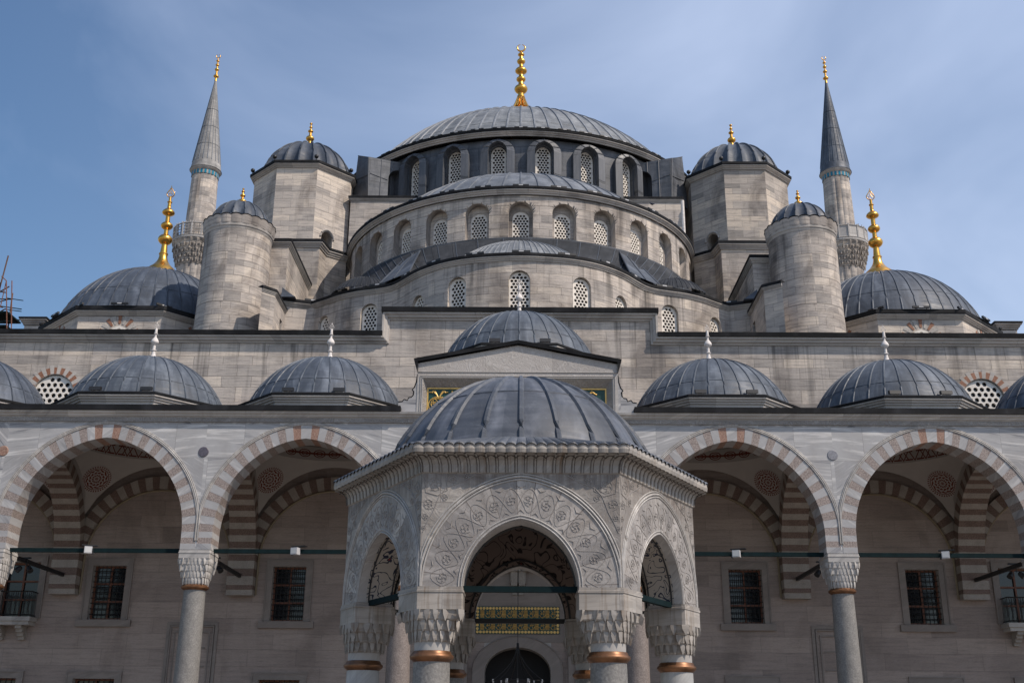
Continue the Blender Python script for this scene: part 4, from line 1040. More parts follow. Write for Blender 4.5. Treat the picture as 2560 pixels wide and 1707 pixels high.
# rectangular windows: marble surround, timber frame, iron grille, glass
def rect_window(parent, x, w, z0, z1, balcony=False, name='window'):
    mb = MB(); f = 0.22
    y = YW - 0.04
    for (xa, xb, za, zb_) in ((x - w / 2 - f, x - w / 2, z0 - 0.02, z1 + f), (x + w / 2, x + w / 2 + f, z0 - 0.02, z1 + f), (x - w / 2, x + w / 2, z1, z1 + f)): mb.box(xa, y, za, xb, YW + 0.02, zb_)
    for (xa, xb, za, zb_) in ((x - w / 2 - f - 0.05, x - w / 2 - f, z0, z1 + f + 0.05), (x + w / 2 + f, x + w / 2 + f + 0.05, z0, z1 + f + 0.05), (x - w / 2 - f, x + w / 2 + f, z1 + f, z1 + f + 0.05)): mb.box(xa, y - 0.03, za, xb, YW + 0.02, zb_)
    o = mb.build(name, 'surround', parent, org=(x, YW, z0))
    if not balcony:
        mb = MB(); mb.box(x - w / 2 - 0.42, YW - 0.14, z0 - 0.28, x + w / 2 + 0.42, YW + 0.02, z0 - 0.03); mb.build('sill', 'surround', o)
    fr = MB(); t = 0.07; yy = YW + 0.26
    fr.box(x - w / 2, yy, z0, x - w / 2 + t, yy + .06, z1); fr.box(x + w / 2 - t, yy, z0, x + w / 2, yy + .06, z1)
    fr.box(x - w / 2 + t, yy, z0, x + w / 2 - t, yy + .06, z0 + t); fr.box(x - w / 2 + t, yy, z1 - t, x + w / 2 - t, yy + .06, z1)
    fr.box(x - t / 2, yy + .002, z0 + t, x + t / 2, yy + .058, z1 - t)
    for q in (0.34, 0.67): fr.box(x - w / 2 + t, yy + .004, z0 + (z1 - z0) * q - t / 2, x + w / 2 - t, yy + .056, z0 + (z1 - z0) * q + t / 2)
    fr.build('timber_frame', 'wood', o)
    g = MB(); g.face([(x - w / 2, yy + 0.08, z0), (x + w / 2, yy + 0.08, z0), (x + w / 2, yy + 0.08, z1), (x - w / 2, yy + 0.08, z1)]); g.build('pane', 'glass', o)
    gr = MB()
    if not balcony:
        n1 = 8; n2 = 9
        for i in range(1, n1): gr.tube([(x - w / 2 + w * i / n1, YW + 0.12, z0), (x - w / 2 + w * i / n1, YW + 0.12, z1)], 0.014, 4, caps=False)
        for i in range(1, n2 + 1): gr.tube([(x - w / 2, YW + 0.12, z0 + (z1 - z0) * i / (n2 + 1)), (x + w / 2, YW + 0.12, z0 + (z1 - z0) * i / (n2 + 1))], 0.017, 4, caps=False)
        gr.build('grille', 'black', o)
    else:
        zr = z0 + 0.02; hw = w / 2 + 0.06; yo = YW - 0.62
        for pth in ([(x - hw, YW, zr + .95), (x - hw, yo, zr + .95), (x + hw, yo, zr + .95), (x + hw, YW, zr + .95)], [(x - hw, YW, zr + .06), (x - hw, yo, zr + .06), (x + hw, yo, zr + .06), (x + hw, YW, zr + .06)]): gr.tube(pth, 0.025, 4)
        for i in range(19):
            xx = x - hw + 2 * hw * i / 18; bow = 0.05
            gr.tube([(xx, yo, zr + .06), (xx + (0.04 if i % 2 else -0.04), yo - bow, zr + .3), (xx, yo, zr + .95)], 0.014, 4, caps=False)
        for s_ in (-1, 1):
            for i in range(1, 5): gr.tube([(x + s_ * hw, YW - 0.12 * i, zr + .06), (x + s_ * hw, YW - 0.12 * i, zr + .95)], 0.014, 4, caps=False)
        gr.build('railing', 'black', o)
        sl = MB(); sl.box(x - hw - 0.1, YW - 0.75, z0 - 0.16, x + hw + 0.1, YW + .02, z0); sl.box(x - hw - 0.04, YW - 0.68, z0 - 0.3, x + hw + 0.04, YW + .02, z0 - 0.163); sl.build('balcony_slab', 'marble_white', o)
        for s_ in (-0.42, 0.42):
            cb = MB()
            for q in range(4):
                d_ = 0.6 - q * 0.14; cb.box(x + s_ - 0.12, YW - d_, z0 - 0.303 - 0.13 * (q + 1), x + s_ + 0.12, YW + .01, z0 - 0.303 - 0.13 * q)
            cb.build('console', 'vs_cream', o)
    return o
for x, w, a, b in wins_up: rect_window(mosque, x, w, a, b, abs(x) > 19)
for x, w, a, b in wins_lo: rect_window(mosque, x, w, a, b)
# blind niche panels behind the columns
for x in (-12.72, 12.45):
    mb = MB(); w = 2.0; z1 = 5.9
    for k_, (dx, dz, yy) in enumerate(((0, 0, 0.05), (0.14, 0.14, 0.08), (0.30, 0.36, 0.04))):
        xa, xb, zz = x - w / 2 + dx, x + w / 2 - dx, z1 - dz; t = (0.12, 0.05, 0.05)[k_]
        for q in ((xa, xa + t, 0, zz), (xb - t, xb, 0, zz), (xa + t, xb - t, zz - t, zz)): mb.box(q[0], YW - yy, q[2], q[1], YW + 0.02, q[3])
    mb.box(x - 0.55, YW - 0.035, 4.9, x + 0.55, YW + 0.02, 4.95); mb.box(x - 0.55, YW - 0.036, 4.2, x + 0.55, YW + 0.02, 4.25)
    mb.build('niche_surround', 'surround', hall)

# ================================================================== MINARETS
def minaret(s):
    c = (29.95 * s + (0.0), 95.0)
    lab = ('tall grey minaret on the left with a pale lead spire and a pierced balcony' if s < 0 else 'tall fluted minaret on the right with a dark lead spire and a solid panelled balcony')
    t = empty('minaret', (c[0], c[1], 0), lab, 'minaret', 'minarets behind the mosque')
    n = 16
    fl = (lambda a, r_, z, j: (r_ * (1 - 0.045 * (1 - abs(math.sin(a * n / 2)) ** 0.8)), z)) if s > 0 else (lambda a, r_, z, j: (r_ * math.cos(PI / n) / math.cos(((a + PI / n) % (2 * PI / n)) - PI / n), z))
    mb = MB(); mb.lathe(c, [(1.75, 0), (1.75, 20), (1.62, 38), (1.62, 42.3)], n * 4, mod=lambda a, r_, z, j: (r_ * (1 - 0.05 * (1 - abs(math.sin(a * n / 2)) ** 0.8)), z)); mb.build('lower_shaft', 'stone', t)
    mb = MB(); mb.lathe(c, [(1.36, 44.8), (1.30, 48), (1.22, 51.75)], n * 4, mod=fl); mb.build('upper_shaft', 'stone', t)
    # stalactite corbel
    mb = MB(); tiers = 5
    for q in range(tiers):
        r0_ = 1.62 + 0.62 * (q / tiers); r1_ = 1.62 + 0.62 * ((q + 1) / tiers); za = 42.3 + 2.3 * q / tiers; zb_ = 42.3 + 2.3 * (q + 1) / tiers
        mb.lathe(c, [(r0_, za), (r0_ + 0.02, (za + zb_) / 2), (r1_, zb_ - 0.05), (r1_, zb_)], 48, mod=lambda a, r_, z, j: (r_ + (0.05 if j > 0 else 0) * math.cos(a * 24 + q * PI), z - (0.12 * (0.5 + 0.5 * math.cos(a * 24 + q * PI)) if j == 1 else 0)))
    for i in range(24):
        a = 2 * PI * i / 24
        for q in range(1, 5):
            r_ = 1.66 + 0.62 * (q / tiers); z = 42.3 + 2.3 * q / tiers; aa = a + (q % 2) * PI / 24
            mb.box(c[0] + r_ * math.sin(aa) - .05, c[1] - r_ * math.cos(aa) - .05, z - 0.34, c[0] + r_ * math.sin(aa) + .05, c[1] - r_ * math.cos(aa) + .05, z + .02)
    mb.build('corbel', 'stone_dirty', t)
    ba = MB(); NB = 16
    ba.lathe(c, [(2.24, 44.6), (2.30, 44.66), (2.30, 44.8), (2.22, 44.84), (1.3, 44.84)], 48)
    for i in range(NB):
        a0_ = 2 * PI * i / NB; a1_ = 2 * PI * (i + 1) / NB
        p0 = (c[0] + 2.24 * math.sin(a0_), c[1] - 2.24 * math.cos(a0_)); p1 = (c[0] + 2.24 * math.sin(a1_), c[1] - 2.24 * math.cos(a1_))
        ba.box(p0[0] - .06, p0[1] - .06, 44.84, p0[0] + .06, p0[1] + .06, 46.2)
        for (za, zb_) in ((44.84, 44.98), (46.02, 46.15)): ba.tube([(p0[0], p0[1], (za + zb_) / 2), (p1[0], p1[1], (za + zb_) / 2)], 0.075, 4)
        for q in range(1, 4):
            if s < 0:
                for w_ in range(1, 4): 
                    px = (p0[0] * (4 - w_) + p1[0] * w_) / 4; py = (p0[1] * (4 - w_) + p1[1] * w_) / 4
                    if w_ != 2: ba.tube([(px, py, 44.95), (px, py, 46.05)], 0.05, 4)
                ba.tube([(p0[0], p0[1], 44.9 + q * 0.3), (p1[0], p1[1], 44.9 + q * 0.3)], 0.045, 4)
        if s > 0:
            ba.face([(p0[0], p0[1], 44.9), (p1[0], p1[1], 44.9), (p1[0], p1[1], 46.1), (p0[0], p0[1], 46.1)])
        for w_ in (0.25, 0.75): 
            px = p0[0] * (1 - w_) + p1[0] * w_; py = p0[1] * (1 - w_) + p1[1] * w_; ba.tube([(px, py, 46.1), (px, py, 46.32)], 0.035, 4)
    ba.build('balcony', 'marble_white', t)
    mb = MB(); mb.lathe(c, [(1.24, 51.7), (1.26, 51.75), (1.26, 52.12), (1.36, 52.2), (1.44, 52.36), (1.46, 52.42)], 48); mb.build('upper_collar', 'trim', t, smooth=30)
    tb = MB()
    for i in range(22):
        a = 2 * PI * i / 22; dw = 0.075
        tb.grid(lambda p, q: (c[0] + 1.275 * math.sin(a + (p - .5) * 2 * dw), c[1] - 1.275 * math.cos(a + (p - .5) * 2 * dw), 51.70 + 0.42 * q), 1, 1)
    tb.build('tile_band', 'tile_blue', t)
    mb = MB(); mb.lathe(c, [(1.5, 52.42), (1.44, 52.5), (1.32, 53.2), (0.10, 62.5)], 32); sp = mb.build('spire', 'lead_spire' if s < 0 else 'lead', t, smooth=20)
    rb = MB()
    for i in range(20):
        a = 2 * PI * i / 20; rb.tube([(c[0] + 1.33 * math.sin(a), c[1] - 1.33 * math.cos(a), 53.2), (c[0] + 0.1 * math.sin(a), c[1] - .1 * math.cos(a), 62.4)], [0.035, 0.015], 4, caps=False)
    for z in (55, 57, 59): 
        r_ = 1.32 + (0.10 - 1.32) * (z - 53.2) / 9.3; rb.sweep(ring_path(c, r_, 0, 2 * PI, 24)[:-1], [(-.01, z + .03), (.03, z), (-.01, z - .03)], True, cap=False)
    rb.build('batten_roll', 'lead', sp)
    finial(t, c, 62.4, [('c', 0.13, 0.10, 0.35), ('d', 0.27, 0.55, 0.1), ('c', 0.10, 0.09, 0.25), ('b', 0.21, 0.32), ('c', 0.07, 0.06, 0.22), ('b', 0.18, 0.3), ('c', 0.06, 0.06, 0.2), ('d', 0.16, 0.35, 0.05), ('c', 0.05, 0.04, 0.15)], crescent=0.20)
minaret(-1); minaret(1)

# ================================================================== PORTICO
YF = 38.0; TH = 0.95; ZS = 7.62; HS = 0.6; AP = 3.88
portico = empty('portico', (0, 41.5, 0), 'marble courtyard arcade of pointed arches with striped voussoirs under a row of lead domes', 'arcade')
HALF = 2.96
def arch_params(half, rise):
    r = (half * half + rise * rise) / (2 * half); return r, math.atan2(rise, r - half)
def arch_curve(half, rise, hs, off, t, side):
    """point on the arch offset outward by off; t 0 springing..1 crown, side -1 left, 1 right"""
    r, al = arch_params(half, rise); ro = r + off; cxx = half - r     # centre offset on the same side (negative => other side)
    alo = math.acos(max(-1, min(1, -cxx / ro))) if ro > abs(cxx) else PI / 2
    a = alo * t
    return side * (cxx + ro * math.cos(a)), hs + ro * math.sin(a)
RISE = AP - HS
def voussoir_ring(parent, mp, half, rise, hs, band, depth, nblk, mats, pick, nstilt=2, org=None, name='voussoir_ring'):
    """alternating voussoir blocks; mp(u,z,d), d into the wall"""
    mb = MB()
    for side in (-1, 1):
        key = 0.035
        for k_ in range(nblk):
            t0 = (1 - key) * k_ / nblk; t1 = (1 - key) * (k_ + 1) / nblk; m = pick(k_, nblk)
            g = 0.0; jo = 0.004 * ((k_ * 7) % 3)
            sub = 2; P = []
            for q in range(sub + 1):
                t = t0 + (t1 - t0) * q / sub
                P.append((arch_curve(half, rise, hs, 0, t, side), arch_curve(half, rise, hs, band, t, side)))
            for q in range(sub):
                (a, b), (c_, d_) = P[q], P[q + 1]
                mb.face([mp(a[0], a[1], -jo), mp(b[0], b[1], -jo), mp(d_[0], d_[1], -jo), mp(c_[0], c_[1], -jo)], m)
                mb.face([mp(a[0], a[1], -jo), mp(c_[0], c_[1], -jo), mp(c_[0], c_[1], depth), mp(a[0], a[1], depth)], m)
                mb.face([mp(a[0], a[1], depth), mp(b[0], b[1], depth), mp(d_[0], d_[1], depth), mp(c_[0], c_[1], depth)], m)
            for (a, b) in (P[0], P[-1]): mb.face([mp(a[0], a[1], -jo), mp(b[0], b[1], -jo), mp(b[0], b[1], .02), mp(a[0], a[1], .02)], m)
        for k_ in range(nstilt):
            z0, z1 = hs * k_ / nstilt, hs * (k_ + 1) / nstilt; m = (k_ + nstilt + (0 if pick(0, nblk) else 1)) % 2
            m = (1 if (k_ + nstilt) % 2 else 0) if pick(0, nblk) == 0 else (0 if (k_ + nstilt) % 2 else 1)
            mb.face([mp(side * half, z0, 0), mp(side * (half + band), z0, 0), mp(side * (half + band), z1, 0), mp(side * half, z1, 0)], m)
            mb.face([mp(side * half, z0, 0), mp(side * half, z1, 0), mp(side * half, z1, depth), mp(side * half, z0, depth)], m)
            mb.face([mp(side * half, z0, depth), mp(side * (half + band), z0, depth), mp(side * (half + band), z1, depth), mp(side * half, z1, depth)], m)
    key = 0.035
    a0_ = arch_curve(half, rise, hs, 0, 1 - key, -1); a1_ = arch_curve(half, rise, hs, 0, 1, -1); a2_ = arch_curve(half, rise, hs, 0, 1 - key, 1)
    b0_ = arch_curve(half, rise, hs, band, 1 - key, -1); b1_ = arch_curve(half, rise, hs, band, 1, -1); b2_ = arch_curve(half, rise, hs, band, 1 - key, 1)
    for dd in (0, depth):
        mb.face([mp(a0_[0], a0_[1], dd), mp(a1_[0], a1_[1], dd), mp(a2_[0], a2_[1], dd), mp(b2_[0], b2_[1], dd), mp(b1_[0], b1_[1], dd), mp(b0_[0], b0_[1], dd)], 0)
    mb.face([mp(a0_[0], a0_[1], 0), mp(a1_[0], a1_[1], 0), mp(a1_[0], a1_[1], depth), mp(a0_[0], a0_[1], depth)], 0)
    mb.face([mp(a1_[0], a1_[1], 0), mp(a2_[0], a2_[1], 0), mp(a2_[0], a2_[1], depth), mp(a1_[0], a1_[1], depth)], 0)
    return mb.build(name, mats, parent, org=org)
NB_ = 19
def pick_front(k_, n): return 0 if k_ % 2 == 1 else (2 if k_ >= n - 1 else 1)
ftop = 12.07
first = {}
for bi, bx in enumerate(BC):
    w_half = (CX[bi + 1] - CX[bi]) / 2; hf = w_half - 0.525
    mp = lambda u, z, d, bx=bx: (bx + u, YF + d, ZS + z)
    voussoir_ring(portico, mp, hf, RISE, HS, 0.49, TH, NB_, ['vs_white', 'vs_pink', 'vs_red'], pick_front, 3, org=(bx, YF, ZS), name='arch')
    # archivolt mouldings
    mb = MB()
    for off, rr in ((0.515, 0.022), (0.565, 0.028), (0.615, 0.016)):
        for side in (-1, 1):
            pts = []
            for q in range(25):
                x, z = arch_curve(hf, RISE, HS, off, q / 24, side)
                if abs(x) > w_half - 0.03: x = side * (w_half - 0.03 - (0.615 - off) * 0.12)
                pts.append((bx + x, YF - 0.012, ZS + z))
            pts = [(pts[0][0], pts[0][1], ZS + 0.3)] + pts
            mb.tube(pts, rr, 6, caps=False)
    mb.build('archivolt_moulding', 'marble_white', portico, org=(bx, YF, ZS))
    # spandrel
    mb = MB()
    for side in (-1, 1):
        xs_ = [arch_curve(hf, RISE, HS, 0.485, q / 26, side) for q in range(27)]
        xs_ = [(x, z) for x, z in xs_ if abs(x) < w_half]
        xs_ = [(side * w_half, 0.0)] + [(side * min(abs(x), w_half), z) for x, z in [(xs_[0][0], 0.0)] + xs_]
        for a, b in zip(xs_, xs_[1:]):
            if abs(a[0] - b[0]) < 1e-4: continue
            q = [(bx + a[0], YF + 0.01, ZS + a[1]), (bx + b[0], YF + 0.01, ZS + b[1]), (bx + b[0], YF + 0.01, ftop), (bx + a[0], YF + 0.01, ftop)]
            mb.face(q, 0); mb.face([(p[0], YF + TH - 0.01, p[2]) for p in q], 1)
    mb.build('spandrel', ['marble', 'plaster'], portico)
# roundels on the spandrels
for cx, mt, lb in ((-10.98, 'porphyry', 'dark purple roundel'), (10.9, 'disc_grey', 'grey roundel'), (-17.98, 'vs_red', 'red roundel'), (17.95, 'disc_grey', None)):
    mb = MB(); mb.lathe((0, 0), [(0.001, 0), (0.165, 0.0), (0.185, 0.02), (0.185, 0.06)], 28)
    v = [(cx + x, YF - 0.015 + z, 11.0 + y) for x, y, z in mb.v]; mb.v = v
    o = mb.build('roundel', mt, portico, org=(cx, YF, 11.0))
    if lb: o['label'] = lb + ' in the grey marble'
# frieze, cornice and lead edge of the arcade
mb = MB(); mb.box(-25.2, YF - 0.05, ftop, 25.2, YF + TH, ftop + 0.16); mb.build('frieze', 'frieze', portico)
mb = MB(); mb.sweep([(-25.2, YF), (25.2, YF)], [(0.05, ftop + 0.162), (0.07, ftop + 0.19), (0.11, ftop + 0.20), (0.13, ftop + 0.25), (0.2, ftop + 0.29), (0.22, ftop + 0.36), (-TH, ftop + 0.36)]); mb.build('cornice', 'marble_white', portico)
mb = MB()
for xa, xb in ((-25.2, -4.15), (4.05, 25.2)): mb.box(xa, YF - 0.28, ftop + 0.363, xb, YF + TH, ftop + 0.56)
mb.build('lead_edge', 'lead_edge', portico)
# columns
for i, cx in enumerate(CX):
    c = (cx, YF + 0.45)
    pinkish = i in (3, 4)
    mb = MB(); mb.lathe(c, [(0.52, 0.0), (0.52, 0.12), (0.44, 0.2), (0.44, 0.26), (0.50, 0.3), (0.48, 0.4), (0.42, 0.42), (0.415, 1.5), (0.40, 3.5), (0.375, 5.5), (0.36, 6.33)], 36)
    sh = mb.build('column', 'granite_pink' if pinkish else 'granite', portico, org=(c[0], c[1], 0), smooth=35)
    mb = MB(); mb.lathe(c, [(0.36, 6.30), (0.40, 6.33), (0.455, 6.37), (0.46, 6.42), (0.42, 6.45), (0.40, 6.48)], 36); mb.build('bronze_ring', 'bronze', sh, smooth=40)
    sq = [(c[0] - 0.54, YF - 0.06), (c[0] + 0.54, YF - 0.06), (c[0] + 0.54, YF + TH + 0.06), (c[0] - 0.54, YF + TH + 0.06)]
    muqarnas(sh, c, 0.39, sq, 6.48, 7.60, 4, 'marble_white', 24, tooth=0.05)
# transverse arches and wall pilasters (striped)
def pick_in(k_, n): return 0 if k_ % 2 == 1 else 1
for cx in CX:
    yc = (YF + TH + 44.5) / 2; h = (44.5 - YF - TH) / 2
    mp = lambda u, z, d, cx=cx, yc=yc: (cx - 0.52 + d, yc + u, ZS + z)
    voussoir_ring(portico, mp, h, RISE - 0.05, HS, 0.5, 1.04, 18, ['vs_cream', 'vs_brown'], pick_in, 2, org=(cx, yc, ZS), name='transverse_arch')
    mb = MB(); z = ZS; k_ = 0; zz = 7.62
    hts = [7.2, 7.62]
    mb.box(cx - 0.52, 44.5, 7.28, cx + 0.52, 45.02, 7.62, 0); mb.box(cx - 0.52, 44.52, 7.12, cx + 0.52, 45.02, 7.28, 1); mb.box(cx - 0.52, 44.58, 6.9, cx + 0.52, 45.02, 7.12, 0)
    mb.build('pilaster', ['vs_cream', 'vs_brown'], portico, org=(cx, 44.8, ZS))
# wall arches (blind), against the hall front
for bi, bx in enumerate(BC):
    hf = (CX[bi + 1] - CX[bi]) / 2 - 0.525
    mp = lambda u, z, d, bx=bx: (bx + u, YW - 0.22 + d, ZS + z)
    voussoir_ring(portico, mp, hf, RISE - 0.35, HS, 0.5, 0.22, 17, ['vs_cream', 'vs_brown'], pick_in, 2, org=(bx, YW, ZS), name='wall_arch')
    mb = MB()
    for side in (-1, 1): mb.tube([(bx + side * (hf - 0.04), YW - 0.03, 6.95)] + [(bx + arch_curve(hf - 0.05, RISE - 0.4, HS, 0, q / 20, side)[0], YW - 0.03, ZS + arch_curve(hf - 0.05, RISE - 0.4, HS, 0, q / 20, side)[1]) for q in range(21)], 0.045, 5, caps=False)
    mb.build('wall_moulding', 'ochre', portico)
# vaults: pendentives, painted band, inner dome, medallions
yc_b = 41.75; RC = 2.75; ZC = 12.25
def vault_p(bx, hx, hy, th, t, rho):
    """spherical pendentives between the four arches and the ring of the dome"""
    dx, dy = math.sin(th), -math.cos(th)
    k_ = min(hx / max(abs(dx), 1e-9), hy / max(abs(dy), 1e-9)); d = k_ + (RC - k_) * t
    return (bx + dx * d, yc_b + dy * d, ZC - math.sqrt(rho * rho - RC * RC) + math.sqrt(max(0, rho * rho - d * d)))
for bi, bx in enumerate(BC):
    hx = (CX[bi + 1] - CX[bi]) / 2 - 0.2; hy = 3.0
    rho = math.hypot(hx, hy) + 0.02
    mb = MB(); mb.grid(lambda i, j: vault_p(bx, hx, hy, 2 * PI * i / 96, j / 12, rho), 96, 12)
    for yy, hh in ((44.48, hx),):   # plaster between arch crown and vault edge
        mb.box(bx - hx, 44.49, 11.2, bx + hx, 44.98, 12.3) if False else None
    for sx_ in (-1, 1):
        xw = bx + sx_ * (hx - 0.32)
        for q in range(12):
            ya, yb2 = yc_b - 2.6 + 5.2 * q / 12, yc_b - 2.6 + 5.2 * (q + 1) / 12
            def hz(y):
                u = abs(y - (YF + TH + 44.5) / 2); r_, al_ = arch_params(2.775, RISE - .05); v = (r_ + .47) ** 2 - (u - (2.775 - r_)) ** 2
                return ZS + HS + math.sqrt(max(v, 0))
            mb.face([(xw, ya, hz(ya)), (xw, yb2, hz(yb2)), (xw, yb2, 12.4), (xw, ya, 12.4)])
    zz_ = ZC
    mb.lathe((bx, yc_b), [(RC + .03, ZC + 0.55), (RC + 0.05, ZC + 0.56)] + [(RC * math.cos(q * PI / 20) + 0.05, ZC + 0.6 + (2.35 if bi != 3 else 4.3) * math.sin(q * PI / 20)) for q in range(11)], 48)
    va = mb.build('vault', 'plaster', portico, org=(bx, yc_b, ZS), smooth=50)
    outerband = bi in (0, 1, 5, 6)
    mb = MB(); mb.grid(lambda i, j: (bx + (RC + 0.0) * math.sin(2 * PI * i / 64), yc_b - RC * math.cos(2 * PI * i / 64), ZC + 0.55 * j), 64, 1, 0, lambda i, j: (RC * 2 * PI * i / 64, 0.55 * j)); mb.build('painted_band', 'key' if outerband else 'cartouche', va)
    mb = MB(); mb.grid(lambda i, j: (bx + (RC + 0.04 - 0.06 * j) * math.sin(2 * PI * i / 64), yc_b - (RC + 0.04 - 0.06 * j) * math.cos(2 * PI * i / 64), ZC + 0.62 + 0.5 * j), 64, 1, 0, lambda i, j: (RC * 2 * PI * i / 64, 0.5 * j)); mb.build('lace_band', 'lace', va)
    for q, th0 in enumerate((R(135), R(-135))):
        sgn = 1 if th0 > 0 else -1; C0 = Vector((bx, yc_b, ZC - math.sqrt(rho * rho - RC * RC)))
        dd_ = 3.57; thc = sgn * R(134); zc2 = math.sqrt(rho * rho - dd_ * dd_)
        N0 = Vector((math.sin(thc) * dd_, -math.cos(thc) * dd_, zc2)).normalized()
        ux = N0.cross(Vector((0, 0, 1))).normalized(); uy = N0.cross(ux); rad = 0.60
        mb = MB()
        def med(i, j):
            rr = rad * j / 6; a = 2 * PI * i / 32
            return C0 + (N0 * rho + ux * rr * math.cos(a) + uy * rr * math.sin(a)).normalized() * (rho - 0.02)
        mb.grid(med, 32, 6, 0, lambda i, j: (j / 6 * math.cos(2 * PI * i / 32), j / 6 * math.sin(2 * PI * i / 32)))
        mb.build('painted_medallion', 'rosette', va, smooth=60)
# roof deck and the row of domes
names = ['leftmost', 'second from the left', 'third from the left', 'raised middle', '', '', '']
for bi, bx in enumerate(BC):
    w_half = (CX[bi + 1] - CX[bi]) / 2; c = (bx, 41.7); mid = bi == 3
    ztop = 13.28 if not mid else 15.2
    mb = MB(); circ = [(c[0] + 3.0 * math.sin(2 * PI * i / 32), c[1] - 3.0 * math.cos(2 * PI * i / 32)) for i in range(32)]
    annulus(mb, circ, [(CX[bi], YF + 0.3), (CX[bi + 1], YF + 0.3), (CX[bi + 1], 44.99), (CX[bi], 44.99)], lambda u, v: (u, v, 12.5), 0, 1)
    mb.build('roof_deck', 'lead_roof', portico)
    ro = 3.42; oc = poly_ring(c, ro, 8)
    mb = MB(); mb.sweep(oc, [(0, 12.45), (0, ztop - 0.1)], True, cap=False); db = mb.build('dome_base', 'trim', portico, org=(c[0], c[1], 12.5))
    if mid:
        mb.__init__(); mb.box(-3.55, YF + 0.5, 12.45, 3.55, 44.9, 14.35); mb.build('raised_bay', 'stone', db)
    cornice(db, oc, ztop, True, 0.22, 0.2, edge=0.09)
    mb = MB(); mb.sweep(oc, [(0.2, ztop - 0.01), (-0.45, ztop + 0.1)], True, cap=False); mb.build('eave_lead', 'lead', db)
    dm = make_dome(portico, 'dome', c, ztop + 0.0, 3.05, 2.32, 32, 0.034, 'lead', (0.20, 0.72))
    finial(dm, c, ztop + 2.22, [('f', 0.32, 0.07, 0.45), ('b', 0.105, 0.09), ('c', 0.06, 0.055, 0.16), ('d', 0.15, 0.46, 0.04), ('b', 0.08, 0.07), ('c', 0.055, 0.045, 0.2)], 'white_stone', leaf=0.088)
# ---- raised centre with its inscription panel
cen = MB()
H0, H1, HA = 12.43, 14.3, 15.0
px0, px1, pz1 = -3.28, 3.12, 13.46
fr = [(-3.62, H0), (-3.62, H1), (0.0 - 0.03, HA), (3.52, H1), (3.52, H0)]
rc = [(-3.42, H0), (3.32, H0), (3.32, 13.74), (-3.42, 13.74)]
# face above the recess, split so the recess stays open below
cen.face([(-3.62, YF + 0.05, 13.74), (3.52, YF + 0.05, 13.74), (3.52, YF + 0.05, H1), (-0.03, YF + 0.05, HA), (-3.62, YF + 0.05, H1)], 1)
cen.face([(-3.62, YF + 0.05, H0), (-3.42, YF + 0.05, H0), (-3.42, YF + 0.05, 13.74), (-3.62, YF + 0.05, 13.74)], 0)
cen.face([(3.32, YF + 0.05, H0), (3.52, YF + 0.05, H0), (3.52, YF + 0.05, 13.74), (3.32, YF + 0.05, 13.74)], 0)
# splayed recess
o_ = [(-3.42, H0), (-3.42, 13.74), (3.32, 13.74), (3.32, H0)]; i_ = [(px0 + 0.02, H0), (px0 + 0.02, pz1), (px1 - 0.02, pz1), (px1 - 0.02, H0)]
for a, b, c_, d_ in zip(o_, o_[1:], i_[1:], i_): cen.face([(a[0], YF + 0.05, a[1]), (b[0], YF + 0.05, b[1]), (c_[0], YF + 0.3, c_[1]), (d_[0], YF + 0.3, d_[1])], 2)
for x in (-3.62, 3.52): cen.face([(x, YF + 0.05, H0), (x, YF + 1.2, H0), (x, YF + 1.2, H1), (x, YF + 0.05, H1)], 0)
cen.face([(-3.62, YF + .05, H1), (-0.03, YF + .05, HA), (-0.03, YF + 3, HA), (-3.62, YF + 3, H1)], 0); cen.face([(3.52, YF + .05, H1), (-0.03, YF + .05, HA), (-0.03, YF + 3, HA), (3.52, YF + 3, H1)], 0)
ped = cen.build('pediment', ['marble_white', 'marble_relief', 'frieze'], portico, org=(0, YF, H0))
mb = MB()
for off in (0.03, 0.09):
    mb.tube([(-3.42 - off, YF + 0.04, H0 + .02), (-3.42 - off, YF + 0.04, 13.74 + off), (3.32 + off, YF + 0.04, 13.74 + off), (3.32 + off, YF + 0.04, H0 + .02)], 0.018, 6)
mb.tube([(-3.6, YF + 0.04, 13.98), (3.5, YF + 0.04, 13.98)], 0.02, 6); mb.build('pediment_moulding', 'marble_white', ped)
mb = MB(); mb.sweep([(-3.74, H1 + 0.02), (-0.03, HA + 0.03), (3.64, H1 + 0.02)], [(0.0, 0.12), (-0.13, 0.14), (-0.14, -1.0)], False, lambda a, b, h: (a, YF + .05 - h, b)); 
mb.hull([(-3.74, YF - .06, 14.32), (-3.62, YF - .06, 13.95), (-3.62, YF + .6, 13.95), (-3.74, YF + .6, 14.32), (-3.72, YF - .06, 14.42), (-3.62, YF - .06, 14.42), (-3.62, YF + .6, 14.42), (-3.72, YF + .6, 14.42)])
mb.hull([(3.52, YF - .06, 13.95), (3.64, YF - .06, 14.32), (3.64, YF + .6, 14.32), (3.52, YF + .6, 13.95), (3.52, YF - .06, 14.42), (3.62, YF - .06, 14.42), (3.62, YF + .6, 14.42), (3.52, YF + .6, 14.42)])
mb.build('lead_coping', 'lead_edge', ped)
# scrolled shoulders
for s in (-1, 1):
    bx_ = -0.05
    prof = [(3.57, H0 + .01), (4.22, H0 + .01), (4.22, 12.86), (4.08, 12.88), (4.02, 12.96), (3.9, 12.92), (3.86, 13.02), (3.76, 13.04), (3.70, 13.12), (3.68, 13.25), (3.74, 13.32), (3.66, 13.42), (3.60, 13.62), (3.57, 13.9)]
    mb = MB(); mb.prism_y([(bx_ + s * x, z) for x, z in prof], YF + 0.07, YF + 0.5, 0); o = mb.build('scroll_shoulder', 'marble', ped)
    mb = MB(); mb.tube([(bx_ + s * x, YF + 0.09, z) for x, z in prof[2:]], 0.03, 6); mb.build('scroll_lead', 'lead_edge', o)
